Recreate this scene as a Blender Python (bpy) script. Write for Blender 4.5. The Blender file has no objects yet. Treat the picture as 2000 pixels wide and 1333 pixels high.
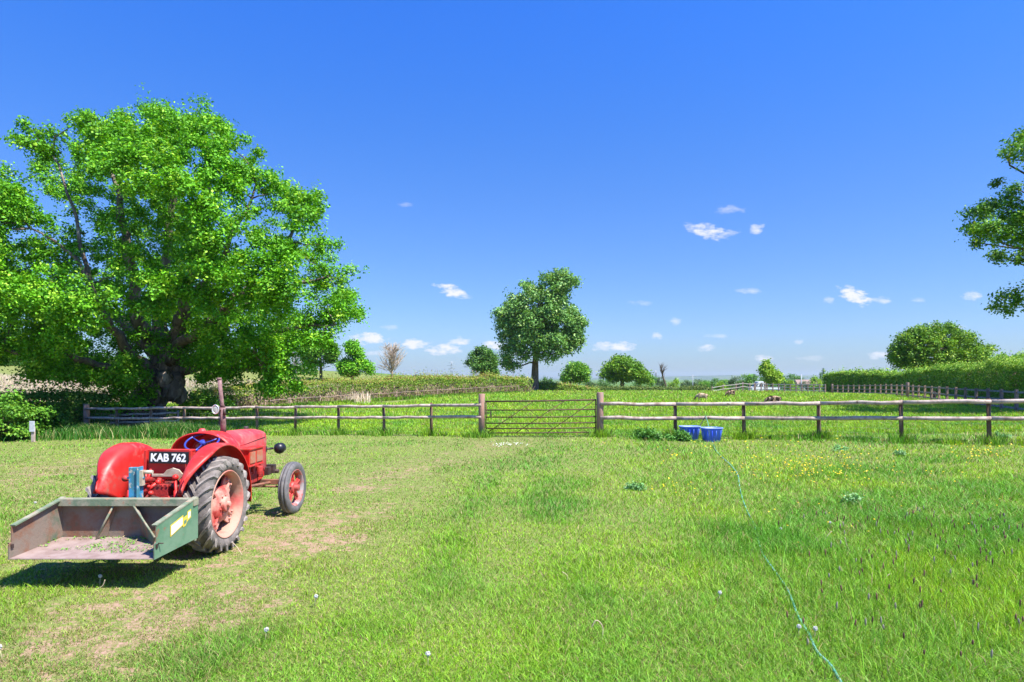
import bpy, bmesh, math, random
import numpy as np
from mathutils import Vector, Matrix, Euler

# ------------------------------------------------------------------ camera, world, sun, exposure
S = bpy.context.scene
COL = S.collection
FPX, HY, CAMZ = 1280.0, 740.0, 2.0          # focal length in photo pixels, horizon row, eye height
cd = bpy.data.cameras.new('camera'); cam = bpy.data.objects.new('camera', cd); COL.objects.link(cam)
cam.location = (0, 0, CAMZ); cam.rotation_euler = (math.radians(90), 0, 0)
cd.sensor_width = 36; cd.lens = 36 * FPX / 2000; cd.shift_y = (HY - 666.5) / 2000
cd.clip_start = .05; cd.clip_end = 40000
S.camera = cam
S.view_settings.view_transform = 'Standard'; S.view_settings.look = 'None'
S.view_settings.exposure = 1.22; S.view_settings.gamma = 1
S.cycles.max_bounces = 6; S.cycles.transparent_max_bounces = 8
S.cycles.diffuse_bounces = 2

SUNV = Vector((.5, -.3, 1)).normalized()
ELEV = math.asin(SUNV.z); AZ = math.atan2(SUNV.x, SUNV.y)
sl = bpy.data.lights.new('sun', 'SUN'); sl.energy = 4.2; sl.angle = math.radians(.5); sl.color = (1, .955, .88)
so = bpy.data.objects.new('sun', sl); COL.objects.link(so)
so.rotation_euler = SUNV.to_track_quat('Z', 'Y').to_euler(); so.location = (20, -12, 40)

W = bpy.data.worlds.new('World'); S.world = W; W.use_nodes = True
nt = W.node_tree; N = nt.nodes; L = nt.links
for n in list(N): N.remove(n)
def wmath(op, a, b=None, c=None, clamp=False):
    m = N.new('ShaderNodeMath'); m.operation = op; m.use_clamp = clamp
    for i, v in enumerate((a, b, c)):
        if v is None: continue
        if isinstance(v, (int, float)): m.inputs[i].default_value = v
        else: L.new(v, m.inputs[i])
    return m.outputs[0]
sky = N.new('ShaderNodeTexSky'); sky.sky_type = 'NISHITA'; sky.sun_disc = False
sky.sun_elevation = ELEV; sky.sun_rotation = AZ; sky.air_density = 1.15; sky.dust_density = .6; sky.ozone_density = 3.0
hs = N.new('ShaderNodeHueSaturation'); hs.inputs['Hue'].default_value = .507; hs.inputs['Saturation'].default_value = 1.12; hs.inputs['Value'].default_value = 1.0
L.new(sky.outputs[0], hs.inputs['Color'])
tc = N.new('ShaderNodeTexCoord'); sp = N.new('ShaderNodeSeparateXYZ'); L.new(tc.outputs['Generated'], sp.inputs[0])
ty = wmath('MAXIMUM', sp.outputs[1], .05)
ta = wmath('DIVIDE', sp.outputs[0], ty); tb = wmath('DIVIDE', sp.outputs[2], ty)
cmb = N.new('ShaderNodeCombineXYZ'); L.new(ta, cmb.inputs[0]); L.new(wmath('MULTIPLY', tb, 2.2), cmb.inputs[1])
nz = N.new('ShaderNodeTexNoise'); nz.inputs['Scale'].default_value = 55; nz.inputs['Detail'].default_value = 6; nz.inputs['Roughness'].default_value = .62
L.new(cmb.outputs[0], nz.inputs['Vector'])
CL = [(885,569,34,13,.95,-.25),(1380,452,42,15,.8,-.2),(1420,458,30,8,.5,.3),(1478,447,17,11,.6,.2),(1425,410,30,9,.3,0),(1667,577,36,17,1,-.3),
      (1722,587,20,7,.5,0),(1620,587,12,7,.4,0),(1898,578,20,10,.7,0),(720,662,42,12,1,0),(811,672,27,11,.9,0),(865,683,42,11,.9,0),(898,667,22,9,.75,0),(965,674,22,11,.9,0),
      (1205,676,36,10,.9,-.05),(1175,680,22,8,.5,0),(1283,657,13,8,.6,0),(1380,681,24,7,.6,0),(1462,569,26,7,.35,0),(1715,694,22,8,.55,0),(1493,700,18,9,.6,0),
      (1795,586,16,5,.3,0),(1400,657,26,5,.25,0),(760,640,20,6,.3,0),(1585,700,30,6,.25,0),(1560,668,10,6,.35,0),(740,690,30,6,.4,0),(870,735,40,6,.2,0),(1250,592,24,6,.2,0),(790,400,16,5,.22,0),(1860,640,26,7,.3,0),(1000,690,30,6,.4,0),(1320,628,12,9,.3,0)]
acc = None
for (px, py, rx, ry, am, tilt) in CL:
    a0 = (px - 1000) / FPX; b0 = (HY - py) / FPX
    da = wmath('SUBTRACT', ta, a0); db = wmath('SUBTRACT', wmath('SUBTRACT', tb, b0), wmath('MULTIPLY', da, tilt))
    q = wmath('ADD', wmath('POWER', wmath('DIVIDE', da, rx / FPX), 2), wmath('POWER', wmath('DIVIDE', db, ry / FPX), 2))
    v = wmath('SUBTRACT', 1.0, q)
    v = wmath('ADD', v, wmath('MULTIPLY', wmath('SUBTRACT', nz.outputs[0], .5), 4.2))
    v = wmath('MULTIPLY', wmath('MULTIPLY', wmath('MAXIMUM', v, 0), am * .95), 1, clamp=True)
    v = wmath('MULTIPLY', v, wmath('LESS_THAN', q, 2.6))
    acc = v if acc is None else wmath('MAXIMUM', acc, v)
acc = wmath('MULTIPLY', acc, wmath('GREATER_THAN', sp.outputs[1], .1))
acc = wmath('MINIMUM', acc, .93)
cr_ = N.new('ShaderNodeValToRGB'); L.new(wmath('MULTIPLY', sp.outputs[2], 1.0, clamp=True), cr_.inputs[0]); cr_.color_ramp.interpolation = 'B_SPLINE'
els = cr_.color_ramp.elements
for i_, (p_, c_) in enumerate([(0, (.58, .77, 1.27)), (.10, (.54, .72, 1.16)), (.26, (.48, .78, 1.24)), (.38, (.38, .82, 1.45)), (.50, (.31, .86, 1.72)), (.8, (.30, .84, 1.7))]):
    e_ = els[i_] if i_ < 2 else els.new(p_); e_.position = p_; e_.color = (c_[0] / 2, c_[1] / 2, c_[2] / 2, 1)
vm_ = N.new('ShaderNodeVectorMath'); vm_.operation = 'MULTIPLY'; L.new(hs.outputs[0], vm_.inputs[0]); L.new(cr_.outputs[0], vm_.inputs[1])
vs_ = N.new('ShaderNodeVectorMath'); vs_.operation = 'SCALE'; L.new(vm_.outputs[0], vs_.inputs[0]); vs_.inputs['Scale'].default_value = 2.0
mx = N.new('ShaderNodeMix'); mx.data_type = 'RGBA'; L.new(acc, mx.inputs[0]); L.new(vs_.outputs[0], mx.inputs[6]); mx.inputs[7].default_value = (6.4, 6.4, 7.0, 1)
bg = N.new('ShaderNodeBackground'); L.new(mx.outputs[2], bg.inputs[0]); bg.inputs[1].default_value = .068
wo = N.new('ShaderNodeOutputWorld'); L.new(bg.outputs[0], wo.inputs[0])

rng = np.random.default_rng(7); random.seed(7)

# ------------------------------------------------------------------ helpers
def at(px, py, Y): return Vector(((px - 1000) / FPX * Y, Y, CAMZ - (py - HY) / FPX * Y))
def tag(o, label=None, cat=None, group=None, kind=None):
    if label: o['label'] = label
    if cat: o['category'] = cat
    if group: o['group'] = group
    if kind: o['kind'] = kind
    return o
def link(name, me, parent=None, mat=None, loc=None, rot=None):
    o = bpy.data.objects.new(name, me); COL.objects.link(o)
    if parent is not None: o.parent = parent
    if mat is not None:
        for m in (mat if isinstance(mat, (list, tuple)) else [mat]): me.materials.append(m)
    if loc is not None: o.location = loc
    if rot is not None: o.rotation_euler = rot
    return o
def empty(name, loc, rz=0):
    o = bpy.data.objects.new(name, None); COL.objects.link(o); o.location = loc; o.rotation_euler = (0, 0, rz); o.empty_display_size = .3
    return o
def copy_tree(o, parent=None):
    c = o.copy(); COL.objects.link(c); c.parent = parent
    for ch in list(o.children): copy_tree(ch, c)
    return c
def np_mesh(name, v, faces, tint=None, smooth=False):
    """faces: list of int arrays (n,k)"""
    me = bpy.data.meshes.new(name); v = np.asarray(v, np.float32)
    me.vertices.add(len(v)); me.vertices.foreach_set('co', v.ravel())
    lp = np.concatenate([f.ravel() for f in faces]).astype(np.int32)
    cnt = np.concatenate([np.full(len(f), f.shape[1], np.int32) for f in faces])
    st = np.concatenate([[0], np.cumsum(cnt)[:-1]]).astype(np.int32)
    me.loops.add(len(lp)); me.loops.foreach_set('vertex_index', lp)
    me.polygons.add(len(cnt)); me.polygons.foreach_set('loop_start', st)
    if smooth: me.polygons.foreach_set('use_smooth', np.ones(len(cnt), bool))
    me.update(calc_edges=True)
    if tint is not None:
        a = me.attributes.new('tint', 'FLOAT_COLOR', 'POINT')
        t = np.ones((len(v), 4), np.float32); t[:, :3] = tint; a.data.foreach_set('color', t.ravel())
    return me
_LAT = rng.random((256, 256))
def vnoise(x, y, s):
    x = np.asarray(x) / s + 91.3; y = np.asarray(y) / s + 57.7
    xi = np.floor(x).astype(int); yi = np.floor(y).astype(int); fx = x - xi; fy = y - yi
    fx = fx * fx * (3 - 2 * fx); fy = fy * fy * (3 - 2 * fy)
    g = lambda a, b: _LAT[a % 256, b % 256]
    return (g(xi, yi) * (1 - fx) + g(xi + 1, yi) * fx) * (1 - fy) + (g(xi, yi + 1) * (1 - fx) + g(xi + 1, yi + 1) * fx) * fy
def fbm(x, y, s, o=3):
    r = 0; a = 1; t = 0
    for i in range(o): r = r + a * vnoise(x + 13 * i, y - 7 * i, s / 2 ** i); t += a; a *= .55
    return r / t
def ramp(y, a, b):
    t = np.clip((np.asarray(y, float) - a) / (b - a), 0, 1); return t * t * (3 - 2 * t)
class MB:
    def __init__(s): s.v = []; s.f = []; s.m = []; s.sm = []
    def add(s, vs, fs, mi=0, smooth=False, M=None):
        b = len(s.v)
        for p in vs:
            p = Vector(p); s.v.append(tuple(M @ p if M is not None else p))
        for f in fs: s.f.append([b + i for i in f]); s.m.append(mi); s.sm.append(smooth)
    def box(s, c, d, rot=None, mi=0, taper=1.0):
        x, y, z = d[0] / 2, d[1] / 2, d[2] / 2; t = taper
        vs = [(-x, -y, -z), (x, -y, -z), (x, y, -z), (-x, y, -z), (-x*t, -y*t, z), (x*t, -y*t, z), (x*t, y*t, z), (-x*t, y*t, z)]
        M = Matrix.Translation(c) @ (Euler(rot).to_matrix().to_4x4() if rot else Matrix())
        s.add(vs, [(3, 2, 1, 0), (4, 5, 6, 7), (0, 1, 5, 4), (1, 2, 6, 5), (2, 3, 7, 6), (3, 0, 4, 7)], mi, False, M)
    def tube(s, pts, r, n=10, mi=0, cap=True, smooth=True, jit=0, flat=1.0):
        pts = [Vector(p) for p in pts]; k = len(pts)
        rs = r if isinstance(r, (list, tuple)) else [r] * k
        b = len(s.v); prev = None
        for i, p in enumerate(pts):
            d = (pts[min(i + 1, k - 1)] - pts[max(i - 1, 0)]).normalized()
            if prev is None:
                up = Vector((0, 0, 1)) if abs(d.z) < .9 else Vector((1, 0, 0))
                u = d.cross(up).normalized()
            else: u = (prev - d * prev.dot(d)).normalized()
            prev = u; w = d.cross(u)
            for j in range(n):
                a = 2 * math.pi * j / n; q = rs[i] * (1 + (random.uniform(-jit, jit) if jit else 0))
                s.v.append(tuple(p + u * math.cos(a) * q + w * math.sin(a) * q * flat))
        for i in range(k - 1):
            for j in range(n):
                s.f.append([b + i*n + j, b + i*n + (j+1) % n, b + (i+1)*n + (j+1) % n, b + (i+1)*n + j]); s.m.append(mi); s.sm.append(smooth)
        if cap:
            s.f.append([b + j for j in range(n)][::-1]); s.m.append(mi); s.sm.append(False)
            s.f.append([b + (k-1)*n + j for j in range(n)]); s.m.append(mi); s.sm.append(False)
    def cyl(s, a, b, r, n=16, mi=0, r2=None): s.tube([a, b], [r, r if r2 is None else r2], n, mi)
    def lathe(s, prof, n=32, axis='x', c=(0, 0, 0), mi=0, smooth=True, closed=False):
        """prof: (axial, radius)"""
        b = len(s.v); k = len(prof)
        for (t, r) in prof:
            for j in range(n):
                a = 2 * math.pi * j / n
                p = {'x': (t, r*math.cos(a), r*math.sin(a)), 'z': (r*math.cos(a), r*math.sin(a), t), 'y': (r*math.cos(a), t, r*math.sin(a))}[axis]
                s.v.append((p[0]+c[0], p[1]+c[1], p[2]+c[2]))
        for i in range(k if closed else k - 1):
            for j in range(n):
                i2 = (i + 1) % k
                s.f.append([b+i*n+j, b+i*n+(j+1) % n, b+i2*n+(j+1) % n, b+i2*n+j]); s.m.append(mi); s.sm.append(smooth)
    def prism(s, poly, t, M=None, mi=0):
        """poly in local (x,y), extruded z 0..t"""
        n = len(poly)
        vs = [(x, y, 0) for x, y in poly] + [(x, y, t) for x, y in poly]
        fs = [list(range(n))[::-1], list(range(n, 2*n))] + [[i, (i+1) % n, n+(i+1) % n, n+i] for i in range(n)]
        s.add(vs, fs, mi, False, M)
    def ball(s, c, r, n=12, mi=0, sc=(1, 1, 1)):
        prof = [(-math.cos(math.pi * i / n), math.sin(math.pi * i / n) + 1e-4) for i in range(n + 1)]
        b = len(s.v); s.lathe(prof, n * 2, 'z', (0, 0, 0), mi)
        for i in range(b, len(s.v)):
            p = s.v[i]; s.v[i] = (c[0]+p[0]*r*sc[0], c[1]+p[1]*r*sc[1], c[2]+p[2]*r*sc[2])
    def mesh(s, name):
        me = bpy.data.meshes.new(name); me.from_pydata(s.v, [], s.f)
        me.polygons.foreach_set('material_index', s.m); me.polygons.foreach_set('use_smooth', s.sm); me.update()
        bm = bmesh.new(); bm.from_mesh(me); bmesh.ops.recalc_face_normals(bm, faces=bm.faces); bm.to_mesh(me); bm.free()
        return me
    def build(s, name, mat, parent=None, loc=None, rot=None, bevel=0):
        o = link(name, s.mesh(name), parent, mat, loc, rot)
        if bevel:
            b = o.modifiers.new('bevel', 'BEVEL'); b.width = bevel; b.segments = 2; b.limit_method = 'ANGLE'; b.angle_limit = math.radians(50)
        return o

# ------------------------------------------------------------------ materials
def mat(name, col, rough=.7, col2=None, scale=8, metal=0, bump=0, bscale=40, lo=.4, hi=.6, spec=.5, col3=None, scale3=3, lo3=.55, hi3=.62, stretch=None, coat=0):
    m = bpy.data.materials.new(name); m.use_nodes = True; t = m.node_tree; b = t.nodes['Principled BSDF']
    b.inputs['Roughness'].default_value = rough; b.inputs['Metallic'].default_value = metal; b.inputs['Specular IOR Level'].default_value = spec
    b.inputs['Base Color'].default_value = (*col, 1)
    if coat: b.inputs['Coat Weight'].default_value = coat; b.inputs['Coat Roughness'].default_value = .15
    tcn = t.nodes.new('ShaderNodeTexCoord'); vec = tcn.outputs['Object']
    if stretch:
        mp = t.nodes.new('ShaderNodeMapping'); mp.inputs['Scale'].default_value = stretch; t.links.new(vec, mp.inputs[0]); vec = mp.outputs[0]
    def noise(sc, det=5):
        n = t.nodes.new('ShaderNodeTexNoise'); n.inputs['Scale'].default_value = sc; n.inputs['Detail'].default_value = det; n.inputs['Roughness'].default_value = .6
        t.links.new(vec, n.inputs['Vector']); return n.outputs[0]
    def mr(v, a, bb):
        n = t.nodes.new('ShaderNodeMapRange'); n.inputs[1].default_value = a; n.inputs[2].default_value = bb; t.links.new(v, n.inputs[0]); return n.outputs[0]
    cur = None
    if col2:
        x = t.nodes.new('ShaderNodeMix'); x.data_type = 'RGBA'; t.links.new(mr(noise(scale), lo, hi), x.inputs[0])
        x.inputs[6].default_value = (*col, 1); x.inputs[7].default_value = (*col2, 1); cur = x.outputs[2]
    if col3:
        x = t.nodes.new('ShaderNodeMix'); x.data_type = 'RGBA'; t.links.new(mr(noise(scale3, 8), lo3, hi3), x.inputs[0])
        if cur: t.links.new(cur, x.inputs[6])
        else: x.inputs[6].default_value = (*col, 1)
        x.inputs[7].default_value = (*col3, 1); cur = x.outputs[2]
    if cur: t.links.new(cur, b.inputs['Base Color'])
    if bump:
        bp = t.nodes.new('ShaderNodeBump'); bp.inputs['Strength'].default_value = bump; bp.inputs['Distance'].default_value = .02
        t.links.new(noise(bscale, 6), bp.inputs['Height']); t.links.new(bp.outputs[0], b.inputs['Normal'])
    return m
def leafmat(name, mul=(1, 1, 1), trans=.35, rough=.55, tcol=(1.25, 1.1, .5), spec=.25):
    m = bpy.data.materials.new(name); m.use_nodes = True; t = m.node_tree; b = t.nodes['Principled BSDF']; out = t.nodes['Material Output']
    at_ = t.nodes.new('ShaderNodeAttribute'); at_.attribute_name = 'tint'
    vm = t.nodes.new('ShaderNodeVectorMath'); vm.operation = 'MULTIPLY'; t.links.new(at_.outputs['Color'], vm.inputs[0]); vm.inputs[1].default_value = mul
    t.links.new(vm.outputs[0], b.inputs['Base Color']); b.inputs['Roughness'].default_value = rough; b.inputs['Specular IOR Level'].default_value = spec
    tr = t.nodes.new('ShaderNodeBsdfTranslucent'); vt = t.nodes.new('ShaderNodeVectorMath'); vt.operation = 'MULTIPLY'
    t.links.new(vm.outputs[0], vt.inputs[0]); vt.inputs[1].default_value = tcol; t.links.new(vt.outputs[0], tr.inputs[0])
    mx = t.nodes.new('ShaderNodeMixShader'); mx.inputs[0].default_value = trans
    t.links.new(b.outputs[0], mx.inputs[1]); t.links.new(tr.outputs[0], mx.inputs[2]); t.links.new(mx.outputs[0], out.inputs[0])
    return m
M_leaf = leafmat('leaf', trans=.22); M_grass = leafmat('grass_blade', trans=.3, rough=.5, spec=.3)
M_bark = mat('bark', (.17, .135, .1), .95, (.07, .055, .042), 9, bump=1.0, bscale=14, lo=.35, hi=.65, spec=.1, col3=(.28, .24, .19), scale3=5, lo3=.55, hi3=.7, stretch=(1, 1, .35))
M_twig = mat('twig', (.20, .15, .10), .9, (.09, .07, .05), 6, spec=.1)
M_oakbark = mat('oak_bark', (.24, .19, .15), .95, (.09, .07, .055), 4, bump=1.6, bscale=9, lo=.35, hi=.65, spec=.1, col3=(.40, .32, .25), scale3=2.2, lo3=.55, hi3=.66, stretch=(1, 1, .45))
M_rail = mat('weathered_rail', (.52, .415, .36), .85, (.27, .19, .15), 5, bump=.4, bscale=30, lo=.42, hi=.68, spec=.15, col3=(.14, .09, .07), scale3=9, lo3=.60, hi3=.72)
M_post = mat('creosoted_post', (.15, .085, .055), .9, (.3, .22, .165), 3.5, bump=.6, bscale=25, lo=.45, hi=.75, spec=.1, stretch=(3, 3, .6))
M_gpost = mat('gate_post_wood', (.42, .23, .16), .88, (.27, .2, .18), 3, bump=.6, bscale=22, lo=.4, hi=.6, spec=.12, col3=(.12, .07, .06), scale3=6, lo3=.62, hi3=.72, stretch=(3, 3, .5))
M_fpost = mat('far_fence_wood', (.36, .24, .17), .88, (.22, .17, .15), 3, lo=.4, hi=.6, spec=.12)
M_gatesteel = mat('rusty_gate_steel', (.06, .035, .028), .75, (.13, .06, .04), 9, metal=.2)
M_wire = mat('galvanised_wire', (.5, .5, .5), .45, metal=.6)
M_red = mat('tractor_red', (.62, .016, .012), .45, (.52, .05, .04), 2.2, bump=.12, bscale=7, spec=.45, col3=(.36, .13, .10), scale3=6, lo3=.54, hi3=.72, lo=.4, hi=.7)
M_redfaded = mat('faded_red', (.58, .04, .045), .52, (.50, .11, .10), 3, bump=.12, bscale=7, spec=.5, col3=(.42, .17, .14), scale3=7, lo3=.54, hi3=.70, lo=.4, hi=.65)
M_redcast = mat('red_casting', (.45, .03, .025), .6, (.18, .03, .025), 14, bump=.4, bscale=40, lo=.45, hi=.62, col3=(.12, .07, .05), scale3=8, lo3=.6, hi3=.68)
M_centre = mat('dusty_red_wheel', (.62, .30, .23), .75, (.52, .05, .04), 4, bump=.3, bscale=30, lo=.45, hi=.62, col3=(.3, .1, .06), scale3=16, lo3=.62, hi3=.7)
M_rim = mat('rusty_rim', (.47, .26, .185), .75, (.6, .12, .10), 4, bump=.2, bscale=30, lo=.5, hi=.68, col3=(.3, .15, .09), scale3=14, lo3=.62, hi3=.72)
M_frontred = mat('front_wheel_red', (.6, .04, .035), .5, (.4, .08, .06), 12)
M_frontrim = mat('front_rim_grey', (.34, .3, .29), .7, (.5, .08, .06), 8)
M_tyre = mat('dusty_tyre', (.23, .195, .17), .9, (.12, .105, .095), 7, bump=.3, bscale=50, lo=.4, hi=.62, spec=.2, col3=(.27, .235, .205), scale3=4, lo3=.52, hi3=.64)
M_lug = mat('tyre_lug', (.33, .285, .25), .88, (.18, .155, .14), 9, bump=.3, bscale=60, lo=.4, hi=.62, spec=.2)
M_ftyre = mat('front_tyre_rubber', (.115, .11, .11), .6, (.2, .185, .175), 7, lo=.45, hi=.65, spec=.3)
M_black = mat('black_rubber', (.012, .012, .016), .4, spec=.5)
M_dark = mat('oily_dark_metal', (.03, .022, .02), .6, (.09, .05, .04), 12)
M_blue = mat('blue_wheel_plastic', (.035, .06, .32), .3, coat=.4)
M_plate = mat('plate_black', (.012, .012, .014), .35, (.05, .04, .04), 18, lo=.55, hi=.7)
M_white = mat('white_letters', (.85, .85, .83), .6)
M_exh = mat('rusty_exhaust', (.25, .135, .13), .8, (.12, .06, .05), 10, bump=.4, bscale=60, lo=.45, hi=.62, col3=(.36, .23, .22), scale3=18, lo3=.6, hi3=.7)
M_chrome = mat('lamp_rim', (.8, .8, .76), .25, metal=.5)
M_glass = mat('lamp_glass', (.55, .6, .52), .12, (.35, .42, .3), 14, spec=.8)
M_cream = mat('cream_metal', (.52, .44, .33), .7, (.4, .3, .2), 9)
M_boxin = mat('rusty_box_inside', (.215, .165, .125), .8, (.22, .105, .06), 5, bump=.25, bscale=30, lo=.42, hi=.6, col3=(.075, .13, .085), scale3=3.5, lo3=.54, hi3=.66, metal=0)
M_boxfloor = mat('worn_floor_steel', (.33, .245, .215), .7, (.25, .17, .145), 6, bump=.15, bscale=40, lo=.4, hi=.62, col3=(.22, .12, .08), scale3=9, lo3=.62, hi3=.7)
M_boxgreen = mat('faded_green_paint', (.085, .20, .11), .6, (.15, .25, .155), 4, bump=.12, bscale=30, lo=.4, hi=.6, col3=(.25, .13, .075), scale3=7, lo3=.61, hi3=.68)
M_boxbeam = mat('beam_paint', (.31, .29, .20), .7, (.15, .20, .12), 7, bump=.2, bscale=30, lo=.42, hi=.58, col3=(.36, .2, .12), scale3=12, lo3=.58, hi3=.66)
M_mast = mat('blue_mast_paint', (.05, .19, .24), .7, (.045, .26, .45), 7, lo=.45, hi=.55, col3=(.45, .42, .36), scale3=15, lo3=.58, hi3=.64)
M_yellow = mat('decal_yellow', (.72, .52, .06), .6)
M_clip = leafmat('clippings', trans=.2)
M_tub = mat('blue_tub_plastic', (.03, .11, .95), .4, (.06, .17, .9), 5, spec=.5, col3=(.3, .42, .85), scale3=9, lo3=.58, hi3=.66, stretch=(1, 1, .3))
M_tubrim = mat('tub_rim_plastic', (.25, .36, .85), .45)
M_hose = mat('green_hose', (.07, .30, .22), .6, (.18, .42, .34), 14)
M_hoseblk = mat('black_hose', (.02, .03, .025), .5)
M_wool = mat('sheep_fleece', (.55, .42, .28), 1, (.4, .26, .16), 9, spec=0, col3=(.045, .03, .024), scale3=3.4, lo3=.43, hi3=.49, bump=1, bscale=30)
M_woolw = mat('cream_fleece', (.58, .45, .31), 1, (.42, .29, .19), 9, spec=0, bump=1, bscale=30, col3=(.16, .09, .06), scale3=2.6, lo3=.48, hi3=.56)
M_woolb = mat('black_fleece', (.02, .018, .018), 1, (.05, .045, .045), 9, spec=0, bump=1, bscale=30)
M_van = mat('white_van_paint', (.8, .8, .8), .35)
M_win = mat('dark_window', (.03, .05, .07), .1, spec=.8)
M_concrete = mat('pale_board', (.62, .64, .68), .8, (.5, .5, .52), 9)
M_pylon = mat('pylon_steel', (.32, .35, .38), .6)
M_hwall = mat('house_wall', (.7, .62, .55), .9); M_hroof = mat('house_roof', (.30, .2, .17), .9)

# ------------------------------------------------------------------ terrain
def g(X, Y):
    X = np.asarray(X, float); Y = np.asarray(Y, float)
    gx = np.interp(X, [-32, -20, -18, -14, -12, -8.6, -5, -3, -1, 3, 8, 10, 14, 24, 40], [-.6, -.54, -.47, -.35, -.31, -.25, -.17, -.1, -.05, 0, -.1, -.02, .06, .26, .32])
    fade = np.where(X < 5, 1 - ramp(Y, 33, 47), 1 - ramp(Y, 62, 88))
    z = gx * ramp(Y, 10, 20) * fade
    hill = np.interp(X, [-140, -94, -49, -37, -23, -10, 0], [6.6, 5.6, 4.1, 3.1, 2.1, .6, 0]) * ramp(Y, 48, 128) * (1 - ramp(Y, 220, 600))
    low = -(.8 * ramp(Y, 106, 116) + 2.2 * ramp(Y, 116, 260)) * ramp(X, -20, 0) - 7 * ramp(Y, 250, 650)
    und = (fbm(X, Y, 5, 2) - .5) * .07 * ramp(Y, 3, 8) + (fbm(X, Y, 60, 2) - .5) * .5 * ramp(Y, 120, 220)
    return z + hill + low + und
G = lambda x, y: float(g(x, y))
XC = lambda Y: np.interp(Y, [4, 8, 12, 16, 22, 26], [-3.4, -3.0, -2.7, -1.9, .4, 1.0])
def dryness(X, Y):
    w = np.interp(Y, [4, 10, 18, 24], [1.5, 1.7, 2.1, 2.2])
    band = np.exp(-((X - XC(Y)) / w) ** 2) * (1 - ramp(Y, 21, 25)) * np.interp(Y, [4, 9, 12, 20], [.95, .9, .72, .62])
    left = .5 * ramp(-X, 2.5, 6) * (1 - ramp(Y, 18, 23)) + .12
    return np.clip(np.maximum(band, left) * (.35 + 1.3 * fbm(X, Y, .9, 3)), 0, 1.2)
def is_pale(X, Y):
    """pale reed meadow beyond the left hedge"""
    u = X / np.maximum(Y, 1)
    return ramp(Y, 50, 54) * (1 - ramp(Y, 80, 86)) * (1 - ramp(u, -.24, -.21)) * (X < -9)
ys = np.concatenate([np.linspace(-40, 2, 15), np.linspace(3, 30, 90), np.geomspace(30.6, 140, 90), np.geomspace(143, 9000, 60)])
us = np.linspace(-1.9, 1.9, 210)
Yg, Ug = np.meshgrid(ys, us, indexing='ij'); Xg = Ug * (np.abs(Yg) + 22)
Zg = g(Xg, Yg)
v = np.stack([Xg, Yg, Zg], -1).reshape(-1, 3); nc = len(us)
ii, jj = np.meshgrid(np.arange(len(ys) - 1), np.arange(nc - 1), indexing='ij'); i0 = (ii * nc + jj).ravel()
fq = np.stack([i0, i0 + 1, i0 + nc + 1, i0 + nc], -1)
tt = np.stack([dryness(v[:, 0], v[:, 1]), is_pale(v[:, 0], v[:, 1]), np.clip(ramp(v[:, 1], 100, 240), 0, 1)], -1)
me = np_mesh('ground', v, [fq], tt, True)
mg = bpy.data.materials.new('meadow_ground'); mg.use_nodes = True; t = mg.node_tree; B = t.nodes['Principled BSDF']; B.inputs['Roughness'].default_value = .95; B.inputs['Specular IOR Level'].default_value = .05
def tn(sc, det=6, r=.6):
    n = t.nodes.new('ShaderNodeTexNoise'); n.inputs['Scale'].default_value = sc; n.inputs['Detail'].default_value = det; n.inputs['Roughness'].default_value = r
    t.links.new(tcg.outputs['Object'], n.inputs['Vector']); return n.outputs[0]
def tmr(v_, a, b_, c=0, d=1):
    n = t.nodes.new('ShaderNodeMapRange'); n.inputs[1].default_value = a; n.inputs[2].default_value = b_; n.inputs[3].default_value = c; n.inputs[4].default_value = d; t.links.new(v_, n.inputs[0]); return n.outputs[0]
def tmix(f, a, b_):
    n = t.nodes.new('ShaderNodeMix'); n.data_type = 'RGBA'
    for i, x in ((0, f), (6, a), (7, b_)):
        if isinstance(x, tuple): n.inputs[i].default_value = (*x, 1)
        elif isinstance(x, float): n.inputs[i].default_value = x
        else: t.links.new(x, n.inputs[i])
    return n.outputs[2]
def tm(op, a, b_):
    n = t.nodes.new('ShaderNodeMath'); n.operation = op
    for i, x in enumerate((a, b_)):
        if isinstance(x, (int, float)): n.inputs[i].default_value = x
        else: t.links.new(x, n.inputs[i])
    return n.outputs[0]
tcg = t.nodes.new('ShaderNodeTexCoord'); an = t.nodes.new('ShaderNodeAttribute'); an.attribute_name = 'tint'; sx = t.nodes.new('ShaderNodeSeparateColor'); t.links.new(an.outputs['Color'], sx.inputs[0])
green = tmix(tmr(tn(7), .35, .65), (.09, .14, .03), (.16, .22, .045)); green = tmix(tmr(tn(55), .45, .62), green, (.30, .27, .11))
straw = tmix(tmr(tn(30), .4, .6), (.40, .25, .185), (.23, .19, .08))
dr = tm('ADD', sx.outputs[0], tm('MULTIPLY', tm('SUBTRACT', tn(5.5, 9, .75), .5), 3.2)); c_ = tmix(tmr(dr, .74, .90), green, straw)
pale = tmix(tmr(tn(.35), .4, .6), (.52, .45, .30), (.30, .36, .13)); c_ = tmix(sx.outputs[1], c_, pale)
farc = tmix(tmr(tn(.02, 3), .45, .55), (.07, .16, .03), (.13, .20, .05)); c_ = tmix(sx.outputs[2], c_, farc)
t.links.new(c_, B.inputs['Base Color'])
bp = t.nodes.new('ShaderNodeBump'); bp.inputs['Strength'].default_value = .5; bp.inputs['Distance'].default_value = .03; t.links.new(tn(24), bp.inputs['Height']); t.links.new(bp.outputs[0], B.inputs['Normal'])
gr = link('ground', me, None, mg); gr['kind'] = 'structure'

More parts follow.
